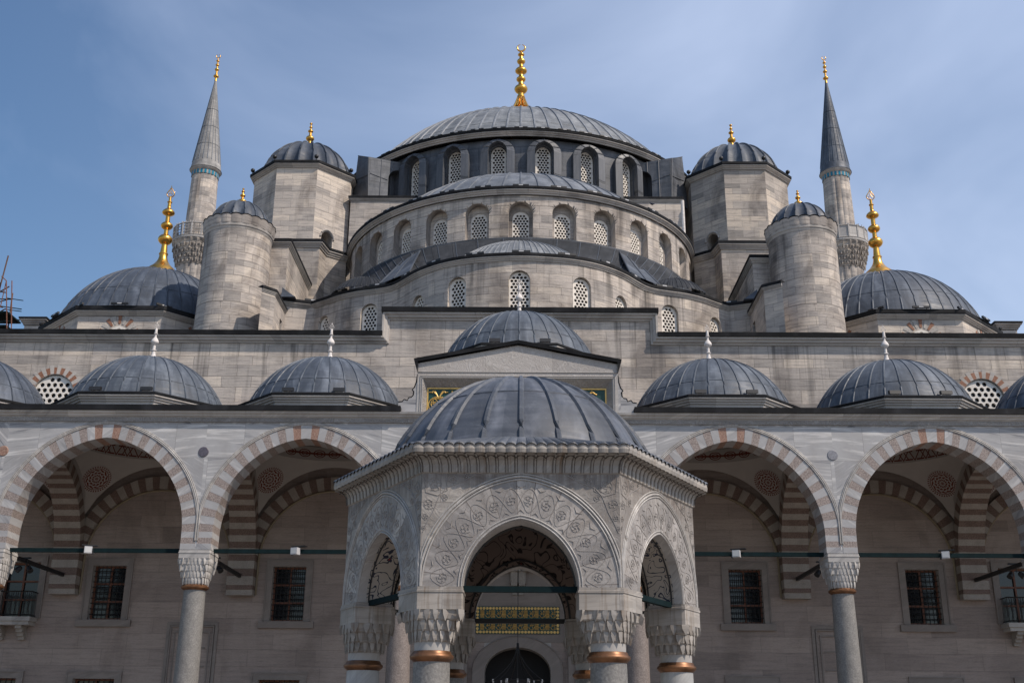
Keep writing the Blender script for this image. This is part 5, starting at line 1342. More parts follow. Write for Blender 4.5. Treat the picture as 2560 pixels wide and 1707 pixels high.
# calligraphy panel: green ground, gilt border and strokes
mb = MB(); mb.face([(px0, YF + 0.29, H0), (px1, YF + 0.29, H0), (px1, YF + 0.29, pz1), (px0, YF + 0.29, pz1)]); pn = mb.build('inscription_panel', 'green', ped, org=(0, YF + .29, 12.9))
g = MB(); yg = YF + 0.265
def gs(pts, r_=0.03, close=False):
    pts = [(x, yg, z) for x, z in pts]
    if close: pts.append(pts[0])
    g.tube(pts, r_ * 0.72, 6)
g.box(px0, yg - .01, H0, px0 + 0.05, YF + .285, pz1); g.box(px1 - .05, yg - .01, H0, px1, YF + .285, pz1); g.box(px0 + .05, yg - .01, pz1 - 0.05, px1 - .05, YF + .285, pz1)
def circ_(cx_, cz_, r_, a0_=0, a1_=360, n=20, ry=None): return [(cx_ + r_ * math.cos(R(a0_ + (a1_ - a0_) * i / n)), cz_ + (ry or r_) * math.sin(R(a0_ + (a1_ - a0_) * i / n))) for i in range(n + 1)]
# left roundel with two leaf sprigs, then alif, dal, waw
gx = px0 + 0.42
gs(circ_(gx, 12.82, 0.36, ry=0.30), 0.025); gs(circ_(gx, 12.86, 0.27, ry=0.22), 0.018)
for dx, dz, r_ in ((-.14, .16, .06), (-.02, .18, .055), (.10, .15, .07), (-.2, .0, .05), (0.02, .03, .08), (.17, .0, .06), (-.1, -.12, .07), (.08, -.13, .06)): gs(circ_(gx + dx, 12.82 + dz, r_, 40, 330, 9), 0.016)
gs([(gx - .26, 12.93), (gx - .1, 12.88), (gx + .05, 12.93), (gx + .24, 12.9)], 0.016)
for s in (-1, 1):
    gs([(gx + s * .02, 13.10), (gx + s * .08, 13.20), (gx + s * .17, 13.30), (gx + s * .34, 13.29)], 0.03); gs([(gx + s * .05, 13.16), (gx + s * .14, 13.33), (gx + s * .2, 13.34), (gx + s * .24, 13.27)], 0.035)
gs([(px0 + .90, 12.45), (px0 + .90, 13.36), (px0 + .96, 13.22)], 0.038)
gs([(px0 + 1.24, 13.25), (px0 + 1.42, 13.20), (px0 + 1.45, 13.10), (px0 + 1.36, 13.03), (px0 + 1.14, 12.96)], 0.034)
gs(circ_(px0 + 1.93, 13.28, 0.07), 0.03); gs([(px0 + 2.0, 13.26), (px0 + 1.97, 13.12), (px0 + 1.8, 13.04)], 0.034)
gs([(px0 + 2.35, 13.35), (px0 + 2.35, 12.5)], 0.036); gs([(px0 + 2.6, 13.0), (px0 + 2.9, 12.9), (px0 + 3.2, 13.05), (px0 + 3.3, 13.3)], 0.036)
gs([(px0 + .98, 12.72), (px0 + 1.2, 12.64), (px0 + 1.5, 12.66)], 0.034)
# right: waw head, alif, hook letter with leaf, corner leaf
gs(circ_(px1 - 1.62, 13.26, 0.08), 0.034); gs([(px1 - 1.54, 13.26), (px1 - 1.58, 13.1), (px1 - 1.75, 13.02)], 0.034)
gs([(px1 - 1.12, 13.37), (px1 - 1.12, 12.6)], 0.042)
gs([(px1 - .80, 12.92), (px1 - .76, 13.1), (px1 - .62, 13.24), (px1 - .5, 13.30), (px1 - .34, 13.22)], 0.034); gs([(px1 - .62, 13.24), (px1 - .52, 13.34), (px1 - .44, 13.28)], 0.04)
gs([(px1 - .56, 12.98), (px1 - .49, 12.88), (px1 - .55, 12.76), (px1 - .68, 12.74)], 0.04)
gs([(px1 - .22, 12.5), (px1 - .14, 12.66), (px1 - .18, 12.8), (px1 - .1, 12.76)], 0.05)
gs([(px1 - 2.1, 13.35), (px1 - 2.1, 12.6)], 0.04); gs([(px1 - 2.9, 13.1), (px1 - 2.6, 13.0), (px1 - 2.4, 13.2)], 0.036)
g.build('gilt_lettering', 'gold_paint', pn)
# ---- portal on the hall front, in the middle bay
mb = MB()
for x0_, x1_, y_ in ((-3.3, -2.15, .10), (2.15, 3.3, .10), (-2.15, -1.95, .22), (1.95, 2.15, .22)): mb.box(x0_, YW - y_, 0, x1_, YW + .01, 10.5)
mb.box(-1.95, YW - 0.03, 5.2, 1.95, YW + .01, 10.5)
dh2 = arch_pts(3.5, 4.1, 5.42, 14, 0, 0)[1:-1]; dh1 = arch_pts(2.56, 4.1, 5.02, 14, 0, 0)[1:-1]
for i in range(len(dh1) - 1): mb.face([(dh1[i][0], YW - .06, dh1[i][1]), (dh1[i + 1][0], YW - .06, dh1[i + 1][1]), (dh2[i + 1][0], YW - .06, dh2[i + 1][1]), (dh2[i][0], YW - .06, dh2[i][1])])
for s in (-1, 1): mb.box(min(s * 1.28, s * 1.75), YW - .06, 0, max(s * 1.28, s * 1.75), YW + .01, 4.1)
mb.tube([(x, YW - .07, z) for x, z in dh2], 0.02, 5)
portal = mb.build('portal', 'surround', mosque, org=(0, YW, 0))
mb = MB()      # stalactite hood over the inscription
for q, (w, z0_, z1_, d) in enumerate(((0.5, 7.0, 7.35, .12), (0.62, 7.35, 8.2, .3), (1.3, 7.9, 8.5, .45), (2.3, 8.4, 9.0, .6), (3.3, 8.9, 9.6, .75))):
    n = max(2, int(w / 0.22))
    for i in range(n):
        x = -w / 2 + w * (i + .5) / n; mb.box(x - w / n * .38, YW - d, z0_, x + w / n * .38, YW + .01, z1_)
    mb.box(-w / 2, YW - d + .06, z0_ + .1, w / 2, YW, z1_)
mb.build('stalactite_hood', 'vs_cream', portal)
# gilt inscription: two lines inside a beaded border
mb = MB(); ix0, ix1, iz0, iz1 = -1.62, 1.60, 5.55, 6.53; mb.box(ix0 - .03, YW - .09, iz0 - .03, ix1 + .03, YW - .031, iz1 + .03); ip = mb.build('inscription_panel', 'green', portal, org=(0, YW, 6))
g = MB(); yg = YW - .10
def bead(x, z, r_=0.055): g.face([(x + r_ * math.cos(a * PI / 5), yg, z + r_ * math.sin(a * PI / 5)) for a in range(10)])
nb = 25
for i in range(nb + 1):
    for z in (iz0 + .04, iz1 - .04): bead(ix0 + .04 + (ix1 - ix0 - .08) * i / nb, z)
for i in range(1, 7):
    for x in (ix0 + .04, ix1 - .04): bead(x, iz0 + .04 + (iz1 - iz0 - .08) * i / 7)
rnd = random.Random(3)
def st(pts, r_=0.008): g.tube([(x, yg, z) for x, z in pts], r_, 4, caps=False)
for (za, zb_) in ((6.12, 6.42), (5.66, 5.98)):
    x = ix0 + .16; w_ = 0
    while x < ix1 - .2:
        if w_ % 2 == 0:
            for q in range(6): st([(x + q * .026, za + rnd.uniform(0, .02)), (x + q * .026, zb_)])
            st([(x - .02, za + .12), (x + .08, za + .16), (x + .17, za + .11)], 0.01); x += .19
        else:
            st(circ_(x + .11, za + .11, .10, 170, 375, 9, .09), 0.012); st([(x + .03, zb_ - .02), (x + .1, zb_ - .09), (x + .05, zb_ - .15), (x + .2, zb_ - .13)], 0.011)
            st(circ_(x + .07, za + .17, .03), 0.008); st(circ_(x + .17, zb_ - .05, .03), 0.008); st([(x + .14, za + .05), (x + .16, zb_)], 0.008); x += .235
        w_ += 1
g.build('gilt_lettering', 'gold_paint', ip)
# tie bars of the arcade (painted iron)
for bi, bx in enumerate(BC):
    a, b = CX[bi] + 0.5, CX[bi + 1] - 0.5
    mb = MB(); mb.box(a, YF + 0.36, 7.56, b, YF + 0.46, 7.70); mb.build('tie_bar', 'iron', portico, org=((a + b) / 2, YF + .4, 7.6))
for cx in CX:
    mb = MB(); mb.box(cx - 0.05, YF + TH - 0.1, 7.56, cx + 0.05, 44.55, 7.70); mb.build('tie_bar', 'black', portico, org=(cx, 41.5, 7.6))

# ================================================================== ABLUTION KIOSK
KC = (0.04, 22.3)
kiosk = empty('fountain_kiosk', (KC[0], KC[1], 0), 'hexagonal carved marble kiosk with ribbed lead dome in front of the portal', 'kiosk')
RO = 3.45; APO = RO * math.cos(R(30)); TK = 0.72; SW = RO   # side length of a hexagon = its circumradius
def kmap(k_):
    a = k_ * PI / 3; ca, sa = math.cos(a), math.sin(a)
    def f(u, z, d):
        x, y = u, -(APO - d); return (KC[0] + x * ca - y * sa, KC[1] + x * sa + y * ca, z)
    return f
ZK0, ZK1 = 4.06, 6.06; kh = 0.985; kr = 1.15
inner_half = (RO - TK / math.cos(R(30))) / 2
labels = {}
for k_ in range(6):
    f = kmap(k_); mb = MB()
    ring_b = 0.70
    ins = arch_pts(2 * kh, 0.001, kr, 12, 0, ZK0)
    # carved ring between opening and outer moulding
    band = [arch_curve(kh, kr, 0, ring_b, q / 20, -1) for q in range(21)]; band += [arch_curve(kh, kr, 0, ring_b, q / 20, 1) for q in range(20, -1, -1)]
    band = [(x, z + ZK0) for x, z in band]
    inn = [arch_curve(kh, kr, 0, 0, q / 20, -1) for q in range(21)] + [arch_curve(kh, kr, 0, 0, q / 20, 1) for q in range(20, -1, -1)]
    inn = [(x, z + ZK0) for x, z in inn]; n_ = len(inn)
    rm = arch_params(kh, kr)[0]
    def uvr(i, j): return (i * 0.085 + 3 * k_, j * 0.7)
    mb.grid(lambda i, j: f(inn[i][0] + (band[i][0] - inn[i][0]) * j / 3, inn[i][1] + (band[i][1] - inn[i][1]) * j / 3, 0.0), n_ - 1, 3, 2, lambda i, j: (i * 0.085 + 3 * k_, j * 0.7 / 3))
    # spandrels around
    for side in (-1, 1):
        pts = [(x, z) for x, z in band if x * side >= -1e-6]
        pts = sorted(pts, key=lambda p: abs(p[0]))
        for a, b in zip(pts, pts[1:]): mb.face([f(a[0], a[1], -.0), f(b[0], b[1], -.0), f(b[0], ZK1, 0), f(a[0], ZK1, 0)], 0, [(a[0] + 3 * k_, a[1]), (b[0] + 3 * k_, b[1]), (b[0] + 3 * k_, ZK1), (a[0] + 3 * k_, ZK1)])
        x_ = pts[-1][0]; mb.face([f(x_, ZK0, 0), f(side * RO / 2, ZK0, 0), f(side * RO / 2, ZK1, 0), f(x_, ZK1, 0)], 0, [(x_, ZK0), (side * RO / 2, ZK0), (side * RO / 2, ZK1), (x_, ZK1)])
    # soffit of the arch and inner face
    dm_ = 0.17 if k_ in (1, 2, 4, 5) else 0.55
    mb.grid(lambda i, j: f(inn[i][0], inn[i][1], dm_ * j), n_ - 1, 1, 1, lambda i, j: (i * 0.085, dm_ * j))
    # underside strip at springing
    wl = mb.build('arch_wall', ['marble_carved', 'marble_white', 'marble_ring'], kiosk, org=f(0, ZK0, 0))
    ib = MB(); ip_ = [(-inner_half, ZK0), (inner_half, ZK0), (inner_half, ZK1 + .2), (-inner_half, ZK1 + .2)]
    for side in (-1, 1):
        pts = sorted([(x, z) for x, z in inn if x * side >= -1e-6], key=lambda p: abs(p[0]))
        for a, b in zip(pts, pts[1:]): ib.face([f(a[0], a[1], TK), f(b[0], b[1], TK), f(b[0], ZK1 + .3, TK), f(a[0], ZK1 + .3, TK)], 0, [(a[0] + 5 * k_, a[1]), (b[0] + 5 * k_, b[1]), (b[0] + 5 * k_, ZK1 + .3), (a[0] + 5 * k_, ZK1 + .3)])
        ib.face([f(pts[-1][0], ZK0, TK), f(side * inner_half, ZK0, TK), f(side * inner_half, ZK1 + .3, TK), f(pts[-1][0], ZK1 + .3, TK)], 0, [(pts[-1][0], ZK0), (side * inner_half, ZK0), (side * inner_half, ZK1 + .3), (pts[-1][0], ZK1 + .3)])
    ib.grid(lambda i, j: f(inn[i][0], inn[i][1], dm_ + (TK - dm_) * j), n_ - 1, 1, 0, lambda i, j: (i * 0.085 + k_ * 2, (TK - dm_) * j))
    pi_ = ib.build('painted_wall', 'floral_red' if k_ == 3 else 'floral_blue', wl)
    bd = MB()
    off_in = [(x * 1.09, ZK0 + (z - ZK0) * 1.09) for x, z in inn]
    bd.tube([f(x, z, TK + .015) for x, z in off_in], 0.022, 5)
    for dd in (dm_ + .05, TK - .03): bd.tube([f(x * .992, ZK0 + (z - ZK0) * .992, dd) for x, z in inn], 0.016, 5)
    bd.build('painted_border', 'black', wl)
    # mouldings: round the ring, inner edge, frame of the face
    mo = MB()
    for off, rr, yo in ((ring_b, 0.014, -.008), (ring_b + 0.05, 0.02, -.01), (ring_b + 0.10, 0.012, -.006)):
        c1 = [arch_curve(kh, kr, 0, off, q / 24, -1) for q in range(25)] + [arch_curve(kh, kr, 0, off, q / 24, 1) for q in range(24, -1, -1)]
        c1 = [(max(-RO / 2 + .02, min(RO / 2 - .02, x)), z) for x, z in c1]
        if abs(c1[0][0]) > RO / 2 - .1: pass
        mo.tube([f(x, z + ZK0, yo) for x, z in c1], rr, 6)
    for off in (0.02, 0.07):
        c1 = [arch_curve(kh, kr, 0, off, q / 24, -1) for q in range(25)] + [arch_curve(kh, kr, 0, off, q / 24, 1) for q in range(24, -1, -1)]
        mo.tube([f(x, z + ZK0, -.005) for x, z in c1], 0.012, 5)
    mo.build('arch_moulding', 'marble_white', wl)
    # carved scrollwork in low relief on the ring and the spandrels
    ar = MB(); rs = random.Random(11 + k_); LR = 4.1
    def rp2(x, o, d=-.003):
        s_ = max(0.0, min(1.0, x / LR)); sd2 = -1 if s_ < .5 else 1; t_ = 2 * s_ if s_ < .5 else 2 - 2 * s_
        p = arch_curve(kh, kr, 0, o, t_, sd2); return f(p[0], p[1] + ZK0, d)
    def fp2(x, z): return f(x, z, -.003)
    def spiral(mapf, cx_, cy_, r_, a0_, dr, turns=1.55):
        pts = []; 
        for q in range(15):
            t_ = q / 14; rr = r_ * (1 - .82 * t_); a = a0_ + dr * 2 * PI * turns * t_; pts.append(mapf(cx_ + rr * math.cos(a), cy_ + rr * math.sin(a)))
        ar.tube(pts, [.005 * (1 - .35 * q / 14) for q in range(15)], 5, caps=False)
        for q in range(5):
            a = a0_ + q * 1.3; b_ = r_ * .72; ar.tube([mapf(cx_ + b_ * math.cos(a), cy_ + b_ * math.sin(a)), mapf(cx_ + b_ * .75 * math.cos(a + .45), cy_ + b_ * .75 * math.sin(a + .45)), mapf(cx_ + b_ * .45 * math.cos(a + .6), cy_ + b_ * .45 * math.sin(a + .6))], [.003, .010, .003], 5, caps=False)
        ar.tube([mapf(cx_ - .015, cy_), mapf(cx_ + .015, cy_)], [.009, .009], 6)
    NP_ = 7
    for ph in (0, PI):
        ar.tube([rp2(LR * q / 98, .35 + .21 * math.sin(2 * PI * NP_ * q / 98 + ph)) for q in range(99)], .0045, 5, caps=False)
    for q in range(NP_ * 2):
        x_ = LR * (q + .5) / (NP_ * 2); up = 1 if q % 2 == 0 else -1
        spiral(rp2, x_, .35, .105, PI / 2 * up, up)
        for o_ in (.12, .60):
            ar.tube([rp2(x_ - .07 + LR / (NP_ * 4), o_), rp2(x_ + LR / (NP_ * 4), o_ + (.05 if o_ < .3 else -.05)), rp2(x_ + .07 + LR / (NP_ * 4), o_)], [.003, .012, .003], 5, caps=False)
    for sd2 in (-1, 1):
        for (cx_, cz_, r_) in ((1.50, 5.80, .15), (1.19, 5.90, .10), (1.60, 5.48, .11), (1.33, 5.58, .075), (1.655, 5.24, .065), (.93, 5.97, .06), (1.68, 5.06, .045)):
            spiral(fp2, sd2 * cx_, cz_, r_, rs.random() * 6, sd2)
        ar.tube([fp2(sd2 * a, b) for a, b in ((.78, 6.0), (1.0, 5.88), (1.3, 5.76), (1.42, 5.62), (1.52, 5.34), (1.62, 5.15), (1.69, 4.98))], .007, 5, caps=False)
        ar.tube([fp2(sd2 * a, b) for a, b in ((1.69, 5.98), (1.66, 5.68), (1.45, 5.62), (1.28, 5.72), (1.32, 5.98))], .007, 5, caps=False)
    ar.build('scrollwork', 'marble_ring', wl)
    # tie bar
    tb = MB(); P = [f(-kh - .05, 4.00, .22), f(kh + .05, 4.00, .22), f(kh + .05, 4.00, .32), f(-kh - .05, 4.00, .32)]
    tb.hull([*P, *[(p[0], p[1], 4.10) for p in P]]); tb.build('tie_bar', 'iron' if k_ in (0, 1, 5) else 'black', wl)
    # cove of narrow arched flutes and the scalloped fascia
    cv = MB(); NF = 21; ew = 3.76; eo = ew * math.cos(R(30)) - APO
    prof = [(0.0, 6.01), (0.025, 6.03), (0.03, 6.06), (0.04, 6.16), (0.08, 6.245), (0.18, 6.31), (eo - 0.02, 6.33)]
    def cvp(u_, j): 
        o, z = prof[j]; hw = (APO + o) * math.tan(R(30)); return f(u_ * hw, z, -o)
    cv.grid(lambda i, j: cvp(-1 + 2 * i / NF, j), NF, len(prof) - 1, 0, lambda i, j: (i * .18 + 4 * k_, j * .1))
    for i in range(NF + 1):
        uu = -1 + 2 * i / NF; pts = []
        for j in range(1, len(prof)): p = Vector(cvp(uu, j)); pts.append(p + Vector((0, 0, -0.008)))
        cv.tube(pts, [0.012, 0.012, 0.012, 0.014, 0.018, 0.024], 5, 0, False)
        for s2 in (-1, 1): cv.tube([p + (Vector(f(0.026 * s2, 0, 0)) - Vector(f(0, 0, 0))) + Vector((0, 0, .006)) for p in pts[:-1]], 0.005, 4, 1, False)
        if i < NF:
            p2 = [Vector(cvp(uu + 2 / NF * q / 6, 4 + 0.0 if False else 5)) + Vector((0, 0, -0.006 - 0.05 * (1 - math.sin(PI * q / 6)))) for q in range(7)]
            cv.tube([p + (Vector(f(0, 0, 0)) - Vector(f(0, 0, .012))) * -1 for p in p2], 0.008, 4, 1, False)
    cv.build('cove', ['marble_dirty', 'dirt'], kiosk, org=f(0, 6.1, 0))
    fa = MB(); hw = ew / 2; z0_, z1_ = 6.333, 6.465
    NSC = 21
    def sc_(i, j):   # j 0 bottom 1 mid 2 top
        t = i / (NSC * 5); ph = (i % 5) / 5; b = math.sin(PI * ph) if i % 5 else 0.0
        u_ = -hw + 2 * hw * t; o = eo - 0.0 + 0.02 * b + (0.015 if j == 1 else 0)
        z = (z0_, (z0_ + z1_) / 2, z1_ + 0.032 * b ** 0.6 if b > 0 else z1_)[j]
        return f(u_ * (1 if j < 3 else 1), z, -o)
    fa.grid(sc_, NSC * 5, 2, 0, lambda i, j: (i * .036 + 4 * k_, j * .09))
    fa.grid(lambda i, j: f(-hw + 2 * hw * i / 4, z0_ - .0, -(eo - 0.0) if j == 0 else -(eo - 0.25)), 4, 1, 0)
    fo = fa.build('scalloped_fascia', 'marble_dirty', kiosk, org=f(0, 6.4, -eo))
    ld = MB()
    def lp(i, j):
        b = math.sin(PI * (i % 5) / 5) if i % 5 else 0.0; u_ = (-1 + 2 * i / (NSC * 5))
        if j == 0: return f(u_ * hw * 1.008, z1_ + 0.034 * b ** 0.6 - .005 if b else z1_ - .005, -(eo + 0.03 + .02 * b))
        if j == 1: return f(u_ * hw, z1_ + .02 + 0.036 * b ** 0.6 if b else z1_ + .02, -(eo + 0.02 + .02 * b))
        an_ = u_ * PI / 6; return f(2.60 * math.sin(an_), 6.80, APO - 2.60 * math.cos(an_))
    ld.grid(lp, NSC * 5, 2, 0, lambda i, j: (i * .036, j * .5)); ld.build('eave_lead', 'lead_kiosk', fo)
kd = make_dome(kiosk, 'kiosk_dome', KC, 6.72, 2.68, 1.88, 24, 0.055, 'lead_kiosk', (0.40,))
# painted inner vault
mb = MB(); ri = 2.3
mb.lathe(KC, [(ri * 1.0, 6.2)] + [(ri * math.cos(q * PI / 20), 6.2 + 1.7 * math.sin(q * PI / 20)) for q in range(11)], 36)
mb.lathe(KC, [(2.28, 6.15), (2.9, 6.15)], 36); mb.build('painted_vault', 'floral_red', kiosk, smooth=60)
# piers: capital over a column at each corner
for q in range(6):
    a = PI / 6 + q * PI / 3; rv = (math.sin(a), -math.cos(a)); RCc = 3.0
    c = (KC[0] + rv[0] * RCc, KC[1] + rv[1] * RCc)
    tip = (KC[0] + rv[0] * RO * 1.012, KC[1] + rv[1] * RO * 1.012)
    L_ = RO / 2 - kh + 0.03; tv = (math.cos(a), math.sin(a))
    def on_edge(sg, back):   # along the wall face away from the corner by L_, then inward by the wall thickness
        ea = a + sg * R(120); d = (math.sin(ea), -math.cos(ea))      # direction of the edge leaving the corner
        p = (tip[0] + d[0] * L_, tip[1] + d[1] * L_)
        nn_ = a + sg * R(30); n2 = (-math.sin(nn_), math.cos(nn_)); return (p[0] + n2[0] * back, p[1] + n2[1] * back)
    ic = (KC[0] + rv[0] * (RO - 0.95), KC[1] + rv[1] * (RO - 0.95))
    poly = [tip, on_edge(1, 0), on_edge(1, 0.76), ic, on_edge(-1, 0.76), on_edge(-1, 0)]
    dark = q in (1,)
    mt = {0: 'granite', 5: 'granite', 1: 'shaft_marble', 4: 'shaft_marble'}.get(q, 'granite')
    mb = MB(); mb.lathe(c, [(0.42, 0.3), (0.42, 0.42), (0.34, 0.5), (0.335, 0.8), (0.325, 2.0), (0.31, 2.86)], 36)
    col = mb.build('column', mt, kiosk, org=(c[0], c[1], .3), smooth=35)
    mb = MB(); mb.lathe(c, [(0.31, 2.84), (0.325, 2.86), (0.36, 2.885), (0.375, 2.92), (0.37, 2.95), (0.335, 2.975), (0.33, 3.0), (0.315, 3.02)], 40); mb.build('bronze_ring', 'bronze', col, smooth=50)
    mb = MB(); mb.lathe(c, [(0.30, 3.0), (0.305, 3.2)], 36); mb.build('necking', 'marble_white', col, smooth=35)
    muqarnas(col, c, 0.31, poly, 3.16, 4.055, 3, 'marble_dirty', 18, plain_top=0.42, tooth=0.05)
# stepped platform and basin wall inside (below the frame)
hexp = lambda r_: [(KC[0] + r_ * math.sin(PI / 6 + i * PI / 3), KC[1] - r_ * math.cos(PI / 6 + i * PI / 3)) for i in range(6)][::-1]
mb = MB(); mb.prism(hexp(4.0), 0.0, 0.16); mb.prism(hexp(3.6), 0.163, 0.3); mb.build('platform', 'marble', kiosk)
mb = MB(); mb.prism(hexp(1.35), 0.3, 1.7); mb.build('basin', 'marble_white', kiosk)

# ================================================================== lamps and small things
# white floodlights clamped to the arcade tie bars
def flood(x, lab, turn):
    t = empty('floodlight', (x, YF + 0.28, 7.64), lab, 'floodlight', 'white floodlights on the tie bars of the arcade')
    mb = MB(); mb.box(x - .125, YF + .12, 7.50, x + .125, YF + .34, 7.73); 
    t.rotation_euler = (0, 0, 0)
    b = mb.build('housing', 'white_metal', t)
    mb = MB(); mb.face([(x - .10, YF + .115, 7.53), (x + .10, YF + .115, 7.53), (x + .10, YF + .115, 7.70), (x - .10, YF + .115, 7.70)]); mb.build('lens', 'diffuser', b)
    mb = MB(); mb.box(x - .22, YF + .30, 7.78, x + .30, YF + .50, 7.81); mb.box(x + turn * .15, YF + .3, 7.5, x + turn * .20, YF + .40, 7.68); mb.build('bracket', 'black', t)
    t.rotation_euler = (0, 0, R(22 * turn))
flood(-14.66, 'white square floodlight on the tie bar of the left outer arch', 1)
flood(-7.56, 'white tilted floodlight on the tie bar of the arch just left of the kiosk', -1)
flood(7.42, 'white square floodlight on the tie bar of the arch just right of the kiosk', -1)
flood(14.5, 'white square floodlight on the tie bar of the right outer arch', -1)
# black spotlights on the cross bars
def spot(cx, y, lab):
    t = empty('spotlight', (cx, y, 7.5), lab, 'spotlight', 'black spotlights on the cross bars behind the arcade')
    for i, dx in enumerate((-.1, .14)):
        mb = MB(); d = Vector((0.5 if dx > 0 else -0.5, -0.3, -0.6)).normalized(); p = Vector((cx + dx, y, 7.42)); mb.tube([p + d * 0.0, p + d * .05, p + d * .24], [.05, .09, .11], 10); mb.build('lamp_head', 'black', t)
    mb = MB(); mb.box(cx - .2, y - .04, 7.705, cx + .2, y + .04, 7.76); mb.tube([(cx + .07, y, 7.7), (cx + .07, y, 7.44)], .02, 5); mb.build('bracket', 'black', t)
spot(-10.93, 40.6, 'black twin spotlight on the cross bar left of the kiosk'); spot(10.93, 40.7, 'black twin spotlight on the cross bar right of the kiosk')
spot(-17.9, 40.9, 'black twin spotlight on the cross bar at the far left edge'); spot(17.9, 40.9, 'black twin spotlight on the cross bar at the far right edge')
# box floodlights on the eaves of the arcade domes
proto = None
pos_names = {1: 'second', 2: 'third', 3: 'raised middle', 4: 'fifth', 5: 'sixth'}
whereD = {1: 'the arcade dome left of the purple roundel', 2: 'the dome just left of the pediment', 3: 'the raised dome above the pediment', 4: 'the dome just right of the pediment', 5: 'the arcade dome right of the grey roundel'}
for bi in (1, 2, 3, 4, 5):
    bx = BC[bi]; zt_ = 13.28 if bi != 3 else 15.2
    for s, side in ((-0.9, 'left'), (0.95, 'right')):
        lab = '%s black box lamp on the eave of %s' % (side, whereD[bi])
        w = (bx + s, 38.62, zt_ + .10)
        if proto is None:
            proto = empty('eave_lamp', w, lab, 'lamp', 'black box lamps on the eaves of the arcade domes')
            mb = MB(); x, y, z = w; mb.hull([(x - .2, y - .09, z + .02), (x + .2, y - .09, z + .02), (x + .2, y + .12, z + .06), (x - .2, y + .12, z + .06), (x - .2, y - .06, z + .16), (x + .2, y - .06, z + .16), (x + .2, y + .14, z + .2), (x - .2, y + .14, z + .2)]); mb.build('housing', 'black', proto)
            mb = MB(); mb.box(x - .14, y - .02, z - .04, x + .14, y + .04, z + .03); mb.build('bracket', 'white_metal', proto)
        else:
            o = inst(proto, None, w); o['label'] = lab
# LED strips along the great eaves
strip = None
def strips(center, Rr, z, angs, lab, grp):
    global strip
    for a in angs:
        w = (center[0] + Rr * math.sin(R(a)), center[1] - Rr * math.cos(R(a)), z)
        if strip is None:
            strip = empty('strip_light', w, lab, 'strip light', grp)
            x, y, z_ = w; mb = MB(); mb.box(x - .42, y - .05, z_ + .03, x + .42, y + .05, z_ + .13); b = mb.build('housing', 'black', strip)
            mb = MB(); mb.box(x - .11, y - .057, z_ + .05, x + .11, y - .051, z_ + .11); mb.build('driver_box', 'white_metal', strip)
            mb = MB(); mb.box(x - .3, y - .02, z_ - .05, x - .26, y + .02, z_ + .03); mb.box(x + .26, y - .02, z_ - .05, x + .3, y + .02, z_ + .03); mb.build('foot', 'black', strip)
            strip.rotation_euler = (0, 0, R(a))
        else:
            o = inst(strip, None, w, R(a)); o['label'] = lab; o['group'] = grp
strips(MC, 13.42, 38.2, [-48 + 6 * i for i in range(17)], 'thin black strip light along the eave of the main dome', 'strip lights on the eave of the main dome')
strips(SC, 10.32, 28.62, [-66 + 11 * i for i in range(13)], 'thin black strip light along the eave of the front half dome', 'strip lights on the eave of the front half dome')
ang_e = []
for i in range(13):
    u = el[-1] * (i + 0.7) / 13.4; x, y, d = epos(u); a = math.degrees(math.atan2(d.y, d.x))
    w = (x + d.y * .10, y - d.x * .10, 22.42)
    o = inst(strip, None, w, R(a)); o['label'] = 'thin black strip light along the lobed eave under the half dome'; o['group'] = 'strip lights on the lobed eave'
for s, sd_ in ((-1, 'left'), (1, 'right')):
    for i in range(-3, 4):
        a = 22.5 * i; ro_ = 5.0 if i % 2 == 0 else 5.3
        ro_ = 4.98 if i % 2 == 0 else 5.1
        w = ((18.25 * s + ro_ * math.sin(R(a))) * KS, (52.5 - ro_ * math.cos(R(a))) * KS, kz(20.2))
        fa_ = 45 * round(a / 45.0 + (0.01 if i > 0 else -0.01) * (i % 2))
        o = inst(strip, None, w, R(fa_)); o['label'] = 'thin black strip light along the eave of the %s corner dome' % sd_; o['group'] = 'strip lights on the %s corner dome' % sd_
# ball lamps round the octagonal turrets
ball = None
for s, sd_ in ((-1, 'left'), (1, 'right')):
    for i, a in enumerate((-67, -24, 21, 66)):
        which = ('outer left', 'front left', 'front right', 'outer right')[i]
        w = (14.18 * s + 3.5 * math.sin(R(a)), 66.3 - 3.5 * math.cos(R(a)), 36.15)
        lab = 'small black ball lamp on the %s eave of the %s octagonal turret' % (which, sd_)
        if ball is None:
            ball = empty('ball_lamp', w, lab, 'lamp', 'ball lamps round the octagonal turrets')
            mb = MB(); x, y, z = w; mb.lathe((x, y), [(0.14 * math.sin(PI * q / 8) + .001, z + .3 - .14 * math.cos(PI * q / 8)) for q in range(9)], 12); mb.build('lamp_head', 'black', ball, smooth=60)
            mb = MB(); mb.tube([(x, y, z - .05), (x, y, z + .2)], .03, 6); mb.build('stem', 'black', ball)
        else:
            o = inst(ball, None, w); o['label'] = lab
